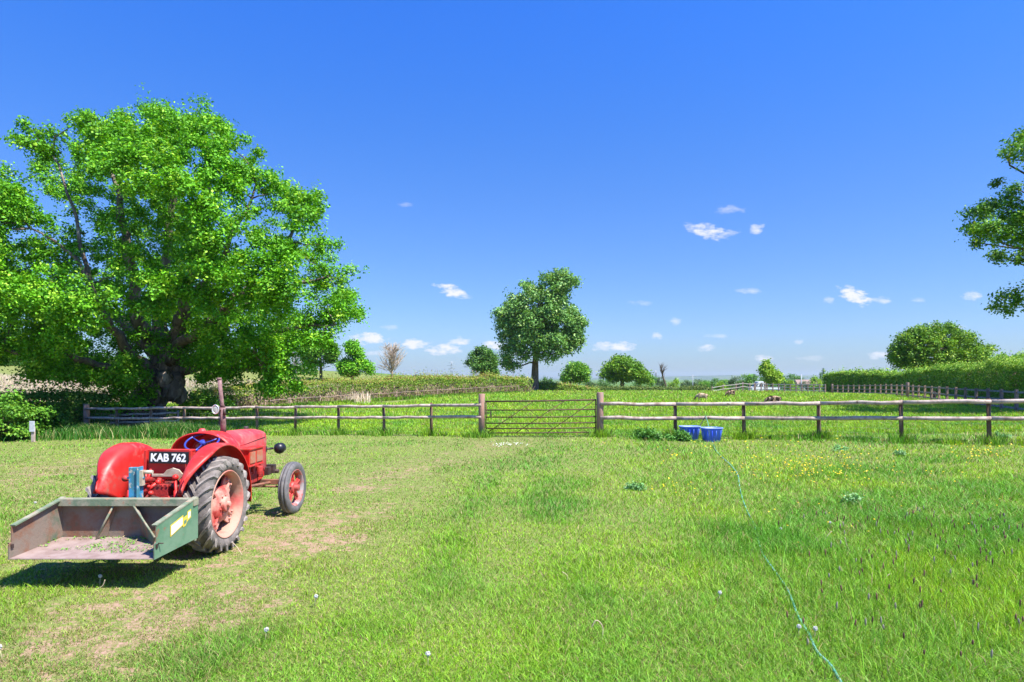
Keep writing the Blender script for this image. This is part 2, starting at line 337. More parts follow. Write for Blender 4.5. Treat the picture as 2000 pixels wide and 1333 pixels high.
# ------------------------------------------------------------------ grass
LUSH = np.array([.19, .47, .018]); YEL = np.array([.385, .57, .03]); DRY = np.array([.40, .28, .145]); BLUE = np.array([.12, .36, .05]); DARKG = np.array([.05, .19, .015])
def blades(name, X, Y, h, w, col, lean=.5, zoff=-.01, mat_=None, label=None, cat='grass', par=None):
    n = len(X); Z = g(X, Y) + zoff
    a = rng.random(n) * 2 * np.pi; dx, dy = np.cos(a), np.sin(a)
    b = rng.random(n) * 2 * np.pi; ln = h * lean * (.3 + rng.random(n) * 1.1); lx, ly = np.cos(b) * ln, np.sin(b) * ln
    P = np.stack([X, Y, Z], -1); V = np.zeros((n, 5, 3), np.float32)
    W_ = np.stack([dx * w / 2, dy * w / 2, np.zeros(n)], -1)
    mid = P + np.stack([lx * .35, ly * .35, h * .58], -1); tip = P + np.stack([lx, ly, h * (1 - .25 * lean * rng.random(n))], -1)
    V[:, 0] = P - W_; V[:, 1] = P + W_; V[:, 2] = mid + W_ * .8; V[:, 3] = mid - W_ * .8; V[:, 4] = tip
    k = np.arange(n) * 5
    T = np.repeat(col[:, None, :], 5, 1).reshape(-1, 3)
    me = np_mesh(name, V.reshape(-1, 3), [np.stack([k, k+1, k+2, k+3], -1), np.stack([k+3, k+2, k+4], -1)], T)
    o = link(name, me, par, mat_ or M_grass)
    if label: tag(o, label, cat, kind='stuff')
    return o
def mixcol(n, dry, X, Y, lushc=None):
    a = rng.random(n)[:, None]; m1 = fbm(X, Y, 1.6, 2)[:, None]; m2 = fbm(X + 50, Y, 1.9, 3)[:, None]
    c = LUSH * (1 - a) + YEL * a
    s = np.clip((m1 - .42) * 5, 0, 1); c = c * (1 - .4 * s) + BLUE * (.4 * s)
    s2 = np.clip((m2 - .53) * 7, 0, 1); c = c * (1 - .62 * s2) + DARKG * 1.8 * (.62 * s2)
    d = (rng.random(n) < dry * .42 + .04)[:, None]; c = np.where(d, DRY * (.7 + .6 * rng.random((n, 1))), c)
    c = c + (np.array([.24, .34, .05]) - c) * np.clip(dry, 0, 1)[:, None] * .5
    return c * (.42 + 1.0 * rng.random((n, 1)))
# near lawn: density thins with distance, blades a little broader
n = 620000
Yr = 3.2 / (1 - rng.random(n) * (1 - 3.2 / 31)); Xr = (rng.random(n) * 2 - 1) * (.84 * Yr + .6)
dry = dryness(Xr, Yr); lush = ramp(Xr, .2, 4.5) * (.35 + 1.1 * fbm(Xr, Yr, 1.1, 3)) + .35 * ramp(fbm(Xr + 9, Yr + 3, .8, 3), .52, .66)
bare = (fbm(Xr - 31, Yr + 17, .22, 3) < .27 + .22 * dry) & (rng.random(n) < np.clip(dry * 1.4 - .3, 0, .72))
keep = ~bare & (Yr < np.interp(Xr, [-26, -19.8, -15.7, -12, -8.6, -4.9, -1.06, 3.06], [31.5, 30.5, 28.5, 27.1, 26.2, 25.0, 23.2, 27]) + .4); Xr, Yr, dry, lush = Xr[keep], Yr[keep], dry[keep], lush[keep]; n = len(Xr)
trk = sum(np.exp(-((Xr - XC(Yr) - o_ * np.interp(Yr, [5, 22], [1, .55])) / .34) ** 2) for o_ in (2.5, 4.0)) * ramp(Yr, 5, 8) * (1 - ramp(Yr, 19, 23)) * fbm(Xr, Yr, 1.0, 2) * 1.5
tus = np.clip(ramp(fbm(Xr + 50, Yr, 1.9, 3), .54, .66) + trk, 0, 1)
hh = (.026 + .046 * np.clip(lush, 0, 1.3) + .045 * tus * (1 - np.clip(dry, 0, 1)) + .03 * (1 - np.clip(dry, 0, 1)) * rng.random(n)) * (.55 + .9 * rng.random(n))
blades('grass', Xr, Yr, hh, np.maximum(.0048, .00088 * Yr) * (.7 + .6 * rng.random(n)), (lambda c_: c_ + (c_ * np.array([.55, .8, .8]) - c_) * (np.clip(trk, 0, 1) * .6)[:, None])(mixcol(n, dry, Xr, Yr)), lean=1.0, label='short green turf worn brown in patches around the tractor')
# tall lush grass in the near right corner
n = 60000
Yr = rng.uniform(3.6, 13, n); Xr = rng.uniform(1.0, 11, n); k = (Xr > 1.6 + rng.random(n) * 2.2) & (Xr < .82 * Yr + .4) & (fbm(Xr, Yr, 1.1, 3) > .38 + .03 * (Yr - 4)) & (Yr < 9); Xr, Yr = Xr[k], Yr[k]; n = len(Xr)
blades('tall_grass', Xr, Yr, rng.uniform(.12, .27, n), rng.uniform(.004, .007, n) * np.maximum(1, Yr / 7), mixcol(n, np.full(n, .0), Xr, Yr), lean=.55, label='tall lush grass growing in the near right of the field')
# paddock beyond the fence
n = 330000
Yr = 23 / (1 - rng.random(n) * (1 - 23 / 112)); Xr = (rng.random(n) * 2 - 1) * (.84 * Yr)
FL = lambda x: np.interp(x, [-26, -19.8, -15.7, -12, -8.6, -4.9, -1.06, 3.06, 7.95, 11.95, 16.6], [31.5, 30.5, 28.5, 27.1, 26.2, 25.0, 22.9, 22.8, 22.5, 20.15, 18.8])
k = (is_pale(Xr, Yr) < .1) & ~((Xr < -9) & (Yr > 52)) & (Yr > FL(Xr) + .1 + 1.6 * fbm(Xr, Yr, 1.5, 2) * rng.random(len(Xr))); Xr, Yr = Xr[k], Yr[k]; n = len(Xr)
blades('paddock_grass', Xr, Yr, rng.uniform(.10, .24, n) * (.7 + .6 * fbm(Xr, Yr, 6, 2)) * np.where(Yr > 45, 1.25, 1) * (.5 + .5 * np.clip((Yr - FL(Xr)) / 5, 0, 1)), np.maximum(.01, .0009 * Yr), mixcol(n, np.full(n, .10) + .18 * ramp(Yr, 70, 105), Xr, Yr) * np.array([1.15, 1.08, 1]), lean=.7, label='green pasture grass in the sheep paddock beyond the fence')
n = 70000   # reed meadow
Yr = rng.uniform(52, 98, n); Xr = -rng.uniform(.16, .86, n) * Yr; k = (rng.random(n) < is_pale(Xr, Yr)) & (Xr < -9); Xr, Yr = Xr[k], Yr[k]; n = len(Xr)
pc = np.where((rng.random(n) < np.clip(.25 + 1.1 * fbm(Xr, Yr, 9, 3), 0, 1))[:, None], np.array([.72, .60, .47]), np.array([.32, .42, .14])) * (.7 + .5 * rng.random((n, 1)))
blades('reed_meadow', Xr, Yr, rng.uniform(.45, 1.1, n), np.full(n, .07), pc, lean=.35, label='pale dead reeds and dry grass on the rising meadow')

# ------------------------------------------------------------------ leaves and trees
def leafcloud(C, nrm, size, col, asp=.62):
    """C (n,3) centres; rhombic leaves facing nrm"""
    n = len(C); t = rng.normal(size=(n, 3)); t -= nrm * (t * nrm).sum(1)[:, None]; t /= np.linalg.norm(t, axis=1)[:, None] + 1e-9
    b = np.cross(nrm, t); s = size[:, None]
    V = np.zeros((n, 4, 3), np.float32); V[:, 0] = C - t * s; V[:, 1] = C + b * s * asp + nrm * s * .18; V[:, 2] = C + t * s; V[:, 3] = C - b * s * asp + nrm * s * .18
    return V.reshape(-1, 3), np.arange(n * 4).reshape(n, 4), np.repeat(col, 4, 0)
def clumps_to_leaves(cc, cr, nl, leaf, pal, up=.6, flat=.75, spray=7):
    ns = max(1, nl // spray); m = len(cc); tot = m * ns
    d = rng.normal(size=(tot, 3)) + np.repeat(rng.normal(size=(m, 3)) * .55, ns, 0); d /= np.linalg.norm(d, axis=1)[:, None]; d[:, 2] = np.where(d[:, 2] < -.35, -d[:, 2] * .6, d[:, 2])
    r = (.35 + .65 * rng.random(tot) ** .55) * np.repeat(cr, ns) * rng.uniform(.7, 1.2, tot) * np.where(rng.random(tot) < .10, 1.55, 1)
    sc = np.repeat(cc, ns, 0) + d * r[:, None] * np.array([1, 1, flat])
    n = tot * spray; j = rng.normal(size=(n, 3)) * leaf * 1.5
    C = np.repeat(sc, spray, 0) + j; nr = np.repeat(d, spray, 0) * .6 + np.array([0, 0, up]) + rng.normal(size=(n, 3)) * .55; nr /= np.linalg.norm(nr, axis=1)[:, None]
    pa, pb, pc_ = (np.array(p) for p in pal); q = np.repeat(rng.random(tot), spray)[:, None]; q2 = np.repeat(np.repeat(rng.random(m), ns), spray)[:, None]
    col = pa * (1 - q) + pb * q; col = col * (.8 + .3 * q2); y = np.repeat(rng.random(tot) < .12, spray)[:, None]; col = np.where(y, pc_, col) * rng.uniform(.75, 1.25, (n, 1))
    return leafcloud(C, nr, leaf * rng.uniform(.6, 1.15, n), col)
def in_poly(P, poly):
    x, y = P[:, 0], P[:, 1]; ins = np.zeros(len(P), bool); k = len(poly)
    for i in range(k):
        x1, y1 = poly[i]; x2, y2 = poly[(i + 1) % k]
        c = ((y1 > y) != (y2 > y)) & (x < (x2 - x1) * (y - y1) / (y2 - y1 + 1e-9) + x1); ins ^= c
    return ins
def poly_dist(P, poly):
    d = np.full(len(P), 1e9); k = len(poly)
    for i in range(k):
        a = np.array(poly[i], float); b = np.array(poly[(i + 1) % k], float); ab = b - a
        s = np.clip(((P - a) @ ab) / (ab @ ab + 1e-9), 0, 1); d = np.minimum(d, np.linalg.norm(P - a - s[:, None] * ab, axis=1))
    return d
def crown_clumps(polyXZ, T, nclump, cr, hollow=.3, persp=None, gap=.43):
    nclump = int(nclump * 2.2)
    P = np.array(polyXZ); lo, hi = P.min(0), P.max(0); out = []
    pts = rng.uniform(lo, hi, (nclump * 40, 2)); pts = pts[in_poly(pts, polyXZ)]; d = poly_dist(pts, polyXZ); dm = d.max()
    k = d > cr * (.1 + 1.35 * fbm(pts[:, 0] + 9, pts[:, 1] + 9, cr * 2.2, 2)); pts, d = pts[k], d[k]
    t = T * np.sqrt(np.clip(1 - (1 - np.clip((d - cr * .5) / dm, 0, 1)) ** 2, 0, 1))
    s = np.where(rng.random(len(pts)) < .6, -1, 1); q = np.where(rng.random(len(pts)) < hollow, rng.random(len(pts)) * .7, rng.uniform(.75, 1, len(pts)))
    dep = s * t * q
    C = np.stack([pts[:, 0], dep, pts[:, 1]], -1); chosen = []
    nm = fbm(C[:, 0] + .6 * C[:, 1] + 40, C[:, 2] * 1.25 - .8 * C[:, 1] + 40, cr * 4.2, 2); C = C[nm > gap]
    for c in C:   # loose spacing, so clumps do not pile up
        if len(chosen) >= nclump: break
        if chosen:
            m = np.min(np.linalg.norm(np.array(chosen) - c, axis=1))
            if m < cr * .86: continue
        chosen.append(c)
    A = np.array(chosen)
    if persp is not None:     # keep the seen outline true through the crown's depth
        X0, Y0, Z0 = persp; f = (Y0 + A[:, 1]) / Y0; A[:, 0] = (A[:, 0] + X0) * f - X0; A[:, 2] = (A[:, 2] + Z0 - CAMZ) * f + CAMZ - Z0
    return A
PAL_OAK = ((.07, .27, .010), (.20, .52, .018), (.38, .66, .045))
PAL_FO = ((.085, .22, .012), (.18, .36, .018), (.32, .46, .035))
PAL_DARK = ((.07, .19, .03), (.12, .27, .04), (.2, .34, .07))
PAL_LIME = ((.10, .27, .05), (.22, .42, .09), (.42, .6, .2))
PAL_MID = ((.10, .29, .025), (.17, .38, .03), (.27, .46, .05))
PAL_YEL = ((.19, .38, .02), (.30, .50, .03), (.42, .55, .07))
def branch(mb, a, b, r0, r1, sag=.12, n=6, seg=7, wob=.06):
    a, b = Vector(a), Vector(b); L_ = (b - a).length; pts = []; rs = []
    side = Vector((random.uniform(-1, 1), random.uniform(-1, 1), random.uniform(-.3, .6)))
    for i in range(seg + 1):
        s = i / seg; p = a.lerp(b, s); p = p + side * L_ * sag * math.sin(s * math.pi) + Vector((random.uniform(-1, 1), random.uniform(-1, 1), random.uniform(-1, 1))) * L_ * wob * (.3 if i in (0, seg) else 1) * (s > 0)
        pts.append(p); rs.append(r0 + (r1 - r0) * s ** .8)
    mb.tube(pts, rs, n, jit=.05); return pts
def tree(name, label, cat, poly, Y, base, T, nclump, cr, leaf, nl, tr, pal=PAL_MID, group=None, nb=None, zb=None, flat=.75, leafm=None, spray=7, split=.35, gap=.475):
    """poly: crown outline in photo pixels, turned into metres at distance Y; base: (pixel x) of the trunk"""
    X0 = (base - 1000) / FPX * Y; Z0 = G(X0, Y) if zb is None else zb
    P = [((px - 1000) / FPX * Y - X0, CAMZ - (py - HY) / FPX * Y - Z0) for px, py in poly]
    cr *= .66; nl = int(nl * .5); cc = crown_clumps(P, T, nclump, cr, persp=(X0, Y, Z0), gap=gap)
    root = empty(name, (X0, Y, Z0)); tag(root, label, cat, group)
    V, F, C = clumps_to_leaves(cc, cr * rng.uniform(.55, 1.5, len(cc)), int(nl * 1.3), leaf * .86, pal, flat=flat, spray=spray)
    link('crown', np_mesh('crown', V, [F], C), root, leafm or M_leaf)
    A = np.array(P); zt = A[:, 1].max(); zl = A[:, 1].min(); top = Vector((A[:, 0].mean() * .5, 0, zl + (zt - zl) * .72)); forkz = max(zl + (zt - zl) * split * .4, .8)
    mb = MB(); fork = Vector((top.x * .2, 0, forkz))
    mb.tube([(0, 0, -.3), (0, 0, .25), tuple(fork * .5), tuple(fork), tuple(fork.lerp(top, .5)), tuple(top)], [tr * 1.5, tr * 1.12, tr, tr * .85, tr * .5, tr * .15], 10, jit=.08)
    idx = rng.permutation(len(cc))[:nb or max(8, len(cc) // 5)]
    for i in idx:
        c = Vector(cc[i]); s = min(max((c.z - forkz) / max(top.z - forkz, .1) * .7, 0), .8); st = fork.lerp(top, s)
        branch(mb, st, c, tr * .34 * (1 - s * .6), tr * .06, n=5, seg=5)
    mb.build('trunk', M_bark, root)
    return root

# --- the great oak
YO = 34.0
oak_poly = [(-150,470),(-120,380),(-40,330),(0,322),(38,340),(44,380),(60,435),(92,462),(122,448),(110,415),(70,385),(38,370),(34,300),(38,250),(85,218),(112,255),(138,262),(120,232),(160,204),(215,226),(250,205),(300,200),(352,212),(400,204),(440,232),(500,262),(527,300),(530,338),(560,352),(598,316),(645,345),(662,395),(656,440),(690,452),(694,500),(704,540),(708,592),(700,632),(668,650),(664,690),(640,716),(612,700),(566,718),(556,764),(520,744),(470,742),(430,745),(400,722),(372,742),(356,704),(330,700),(290,704),(262,742),(216,782),(180,772),(110,742),(64,764),(28,720),(-60,720),(-160,640)]
X0 = (285 - 1000) / FPX * YO; Z0 = G(X0, YO)
oak = empty('oak_tree', (X0, YO, Z0)); tag(oak, 'huge spreading old oak with a gnarled burred trunk behind the tractor', 'tree')
P = [((px - 1000) / FPX * YO - X0, CAMZ - (py - HY) / FPX * YO - Z0) for px, py in oak_poly]
cc = crown_clumps(P, 8.0, 640, .52, hollow=.25, persp=(X0, YO, Z0), gap=.485)
# open the crown in front of the two great limbs and the fork, as in the photo
OPEN = [((330, 745), (345, 640), (365, 560), 24, -9), ((345, 690), (400, 640), (475, 575), 22, -9), ((300, 780), (320, 740), (330, 710), 38, -9), ((262, 640), (268, 600), (262, 560), 20, -9), ((480, 640), (540, 650), (600, 640), 22, -9)]
kp = np.ones(len(cc), bool)
for i, c in enumerate(cc):
    if c[1] > -.8: continue
    y = YO + c[1]; px = 1000 + (c[0] + X0) / y * FPX; py = HY + (CAMZ - c[2] - Z0) / y * FPX
    for a, b, d, r, _ in OPEN:
        if poly_dist(np.array([[px, py]]), [a, b, d, b])[0] < r and random.random() < .6: kp[i] = False
cc = cc[kp]
tips = []       # leaf clumps on the outer ends of the long limbs
for (px, py, dy) in ((400,320,-1.5),(410,250,-1),(560,480,-4),(600,400,-2.5),(600,640,-2.6),(655,635,-2.4),(640,638,-2.4),(215,320,-1),(335,260,.6),(90,465,-4.5),(50,430,-4.8),(20,390,-4.6),(60,690,-2.6),(-20,680,-2.5),(100,300,-2.4),(70,260,-2),(85,280,-2.2),(640,540,3),(0,520,4.4),(30,520,4),(545,735,-3.4),(500,360,-2.8),(15,400,-4.6),(35,415,-4.7),(5,380,-4.5),(200,745,-2),(225,765,-2),(250,748,-2.2),(215,772,-1.6),(150,740,-2.4),(120,738,-2.2),(245,772,-1.9),(270,722,-2.4),(378,728,-1.5),(410,735,-1.6),(450,738,-2),(540,745,-3),(555,755,-3),(520,748,-3),(395,745,-1.2)):
    q = at(px, py, YO + dy) - Vector((X0, YO, Z0))
    for _ in range(4): tips.append((q.x + rng.normal() * .42, q.y + rng.normal() * .4, q.z + .1 + rng.normal() * .35))
cc = np.concatenate([cc, np.array(tips)])
print('oak clumps', len(cc)); V, F, C = clumps_to_leaves(cc, rng.uniform(.32, .78, len(cc)), 248, .084, PAL_OAK, spray=8, flat=.85)
link('crown', np_mesh('crown', V, [F], C), oak, M_leaf)
op = lambda px, py, dy=0: (at(px, py, YO + dy) - Vector((X0, YO, Z0)))
mb = MB()
def gnarl(pts, rs, n=26, amp=.14):
    b = len(mb.v); mb.tube(pts, rs, n)
    ctr = {}
    for i in range(b, len(mb.v)):
        ring = (i - b) // n; ang = 2 * math.pi * ((i - b) % n) / n
        if ring >= len(pts): continue
        p = Vector(mb.v[i]); c = Vector(pts[ring]); f = 1 + amp * (math.sin(3 * ang + ring * .7) + .7 * math.sin(7 * ang - ring * 1.1) + random.uniform(-.45, .45))
        mb.v[i] = tuple(c + (p - c) * f)
TP = [op(270, 850), op(274, 832), op(280, 812), op(290, 790), op(303, 768), op(316, 745), op(326, 722), op(331, 700), op(334, 680)]
gnarl(TP, [1.3, 1.12, .96, .84, .74, .68, .66, .6, .4])
for (px, py, dy, r) in ((336, 762, -.75, .62), (322, 742, -.9, .5), (300, 775, -1.0, .5), (345, 745, -.4, .55), (262, 800, -1.0, .55), (250, 822, -.8, .6), (312, 805, -.95, .42), (350, 772, -.3, .5), (288, 755, -.8, .42)):
    c = op(px, py, dy); r *= .82; b = len(mb.v); mb.ball(c, r, 8, sc=(1, .8, 1.1))
    for i in range(b, len(mb.v)):
        p = Vector(mb.v[i]); mb.v[i] = tuple(c + (p - c) * random.uniform(.82, 1.16))
def limb(pts, rs):
    Q = []; R = []
    P_ = [op(*p) for p in pts]
    for i in range(len(P_) - 1):
        for k in range(3):
            s = k / 3; Q.append(P_[i].lerp(P_[i+1], s) + Vector((random.uniform(-.12, .12), random.uniform(-.12, .12), random.uniform(-.12, .12)))); R.append(rs[i] + (rs[i+1] - rs[i]) * s)
    Q.append(P_[-1]); R.append(rs[-1]); R = [q * .74 for q in R]; mb.tube(Q, R, 10, jit=.09); return Q
limbs = []
for pts, rs in [([(330,700,0),(345,640,-.5),(362,590,-1.4),(368,550,-2.4),(385,480,-3),(400,400,-2.6),(420,320,-1.5),(410,250,-1)], [.62,.5,.42,.36,.28,.2,.12,.05]),
    ([(332,705,-.3),(352,672,-1.2),(385,648,-2.6),(420,625,-3.6),(450,590,-4.2),(475,570,-4.6),(520,540,-4.6),(560,480,-4),(600,400,-2.5)], [.42,.36,.33,.3,.27,.22,.17,.12,.05]),
    ([(334,725,0),(385,715,-.6),(440,702,-1),(490,670,-1.6),(540,650,-2.2),(600,640,-2.6),(655,635,-2.4)], [.45,.38,.3,.24,.18,.12,.05]),
    ([(322,712,0),(290,670,.6),(268,620,-.6),(262,560,-1),(250,480,-1.5),(235,400,-1.5),(215,320,-1)], [.6,.5,.44,.38,.3,.22,.08]),
    ([(325,705,.3),(312,640,1),(315,560,1.5),(330,470,1.5),(340,360,1),(335,260,.6)], [.6,.5,.4,.3,.2,.06]),
    ([(300,725,0),(255,690,-1),(215,640,-2.2),(180,560,-3.5),(150,500,-4),(90,465,-4.5),(50,430,-4.8),(20,390,-4.6)], [.45,.36,.28,.19,.12,.07,.04,.02]),
    ([(295,735,0),(240,725,-1),(190,715,-1.8),(130,692,-2.4),(60,690,-2.6),(-20,680,-2.5)], [.45,.34,.26,.2,.14,.08]),
    ([(180,560,-3.4),(150,450,-3.3),(130,380,-3),(100,300,-2.4),(70,260,-2)], [.15,.11,.08,.05,.02]),
    ([(330,700,.5),(400,650,2),(480,600,3.6),(560,560,4),(640,540,3)], [.5,.38,.28,.2,.06]), ([(320,700,.5),(230,620,2.4),(120,560,4),(0,520,4.4)], [.5,.36,.2,.05]),
    ([(450,702,-1),(460,720,-2),(500,715,-3),(545,735,-3.4)], [.2,.15,.1,.04]), 
    ([(362,590,-1.4),(420,520,-3),(470,440,-3.6),(500,360,-2.8)], [.26,.2,.13,.05])]:
    limbs.append(limb(pts, rs))
allp = [p for l in limbs for p in l]
AP = np.array([tuple(p) for p in allp])
for c in cc:
    if random.random() > .26: continue
    d = np.linalg.norm(AP - c, axis=1) + np.maximum(0, AP[:, 2] - c[2]) * .8; j = int(np.argmin(d))
    if d[j] > 2.4: continue
    branch(mb, AP[j], Vector(c), .028 + .010 * d[j], .012, n=5, seg=5)
for k in range(16):   # bare epicormic twigs over the burrs
    a = op(random.uniform(275, 350), random.uniform(715, 800), -1.25); branch(mb, a, a + Vector((random.uniform(-.7, .7), random.uniform(-.5, -.1), random.uniform(-.2, 1.1))), .035, .012, n=5, seg=5, sag=.3)
mb.build('trunk', M_oakbark, oak)

# --- other trees
tree('lime_tree', 'tall lime tree alone at the end of the laid hedge, seen past the gate', 'tree',
     [(960,590),(982,588),(988,572),(1008,570),(1012,548),(1045,550),(1060,532),(1078,524),(1100,530),(1128,540),(1144,562),(1120,566),(1112,588),(1132,612),(1142,622),(1158,634),(1150,670),(1132,690),(1118,712),(1100,735),(1080,728),(1060,722),(1040,718),(1015,730),(985,728),(972,715),(975,690),(970,660),(966,620)], 108, 1044, 5, 170, 1.1, .27, 190, .62, PAL_LIME, split=.3, gap=.515)
tree('ash_tree', 'dark rounded tree behind the laid hedge beside the lime tree', 'tree', [(902,714),(905,700),(918,694),(916,682),(936,677),(958,680),(966,694),(977,703),(968,718),(976,736),(950,740),(930,728),(912,740),(918,722)], 135, 940, 3, 60, .8, .26, 120, .3, PAL_DARK, gap=.5)
tree('hawthorn_tree', 'low wide tree half hidden behind the right side of the lime', 'tree', [(1098,722),(1120,706),(1142,712),(1160,728),(1150,745),(1120,752),(1095,748)], 132, 1112, 3, 45, .8, .26, 110, .3, PAL_MID, gap=.5)
tree('field_oak', 'round topped green oak standing behind the low far hedge', 'tree', [(1168,742),(1170,728),(1182,724),(1172,712),(1190,708),(1200,699),(1230,700),(1240,710),(1258,712),(1256,724),(1268,730),(1272,752),(1240,748),(1215,742),(1195,750),(1185,738)], 150, 1215, 5, 95, .95, .32, 130, .5, PAL_FO, gap=.47)
tree('broad_oak', 'broad domed oak behind the tall clipped hedge', 'tree', [(1732,694),(1745,660),(1768,642),(1800,632),(1850,631),(1885,642),(1910,662),(1912,676),(1935,672),(1949,684),(1940,705),(1900,725),(1760,730),(1735,712)], 88, 1850, 4.2, 130, .85, .19, 190, .45, PAL_FO, gap=.36)
tree('field_maple', 'loose green tree with open crown rising above the white truck', 'tree', [(1488,742),(1484,722),(1492,706),(1500,705),(1510,716),(1522,716),(1532,728),(1535,742),(1522,752),(1496,752)], 135, 1507, 2.5, 42, .62, .3, 90, .25, PAL_YEL)
tree('willow_tree', 'bright green tree against the sky between the oak and the bare tree', 'tree', [(585,695),(592,668),(620,664),(650,668),(662,690),(655,708),(632,718),(600,716)], 100, 627, 3, 75, .6, .22, 150, .22, PAL_MID, gap=.42)
tree('sycamore_tree', 'ragged green tree with a lower spreading skirt left of the bare tree', 'tree', [(662,735),(660,715),(675,700),(672,672),(692,668),(705,685),(708,704),(728,716),(732,734),(700,738)], 98, 688, 2.6, 75, .6, .22, 150, .22, PAL_OAK, gap=.40)
tree('walnut_tree', 'large overhanging tree at the right edge of the picture', 'tree',
     [(1985,255),(2010,240),(2200,180),(2500,230),(2600,400),(2560,560),(2300,660),(2060,640),(2005,625),(1950,622),(1926,595),(1932,556),(1985,548),(2010,552),(1985,530),(1940,520),(1900,500),(1892,480),(1862,436),(1895,402),(1895,370),(1940,376),(1925,345),(1958,330),(1920,290),(1928,275),(1975,275)], 35, 2260, 6.5, 330, .75, .10, 330, .5, ((.08, .24, .015), (.16, .38, .02), (.32, .48, .04)), split=.5, gap=.41)
def bare_tree(name, label, px, ybase, ytop, Y, spread, mt, n=60, tr=.14, zb=None, lean=0):
    X0 = (px - 1000) / FPX * Y; Z0 = G(X0, Y) if zb is None else zb; H = CAMZ - (ytop - HY) / FPX * Y - Z0
    r = empty(name, (X0, Y, Z0)); tag(r, label, 'tree'); mb = MB()
    mb.tube([(0, 0, -.2), (0, 0, H * .25), (lean * .4, 0, H * .5), (lean, 0, H * .9)], [tr, tr * .8, tr * .5, tr * .15], 7, jit=.08); mb.build('trunk', mt, r)
    mb = MB()
    for i in range(n):
        s = random.uniform(.28, .85); a = Vector((lean * s, 0, H * s)); th = random.uniform(0, 6.283); rr = spread * (1 - abs(s - .45)) * random.uniform(.4, 1)
        b = Vector((rr * math.cos(th) + lean * s, rr * math.sin(th), min(H, H * s + H * random.uniform(.12, .42)))); P_ = branch(mb, a, b, tr * .3, .02, n=4, seg=4)
        for k in range(3): branch(mb, P_[random.randint(1, 3)], b + Vector((random.uniform(-.6, .6), random.uniform(-.6, .6), random.uniform(-.1, .7))), .035, .015, n=3, seg=3)
    mb.build('branches', mt, r); return r
bare_tree('bare_tree', 'leafless pale brown tree standing alone above the laid hedge', 766, 745, 677, 95, 2.3, mat('pale_twig', (.42, .33, .24), .9), 70, .17)
bare_tree('bare_tree', 'small pale leafless tree on the slope just right of the big oak', 578, 725, 690, 110, 1.6, mat('pale_bark', (.45, .42, .38), .9), 40, .14)
bare_tree('dead_tree', 'twisted dead tree with stub branches beside the far pylon', 1300, 752, 712, 150, 1.5, M_bark, 14, .32, lean=-1.2)

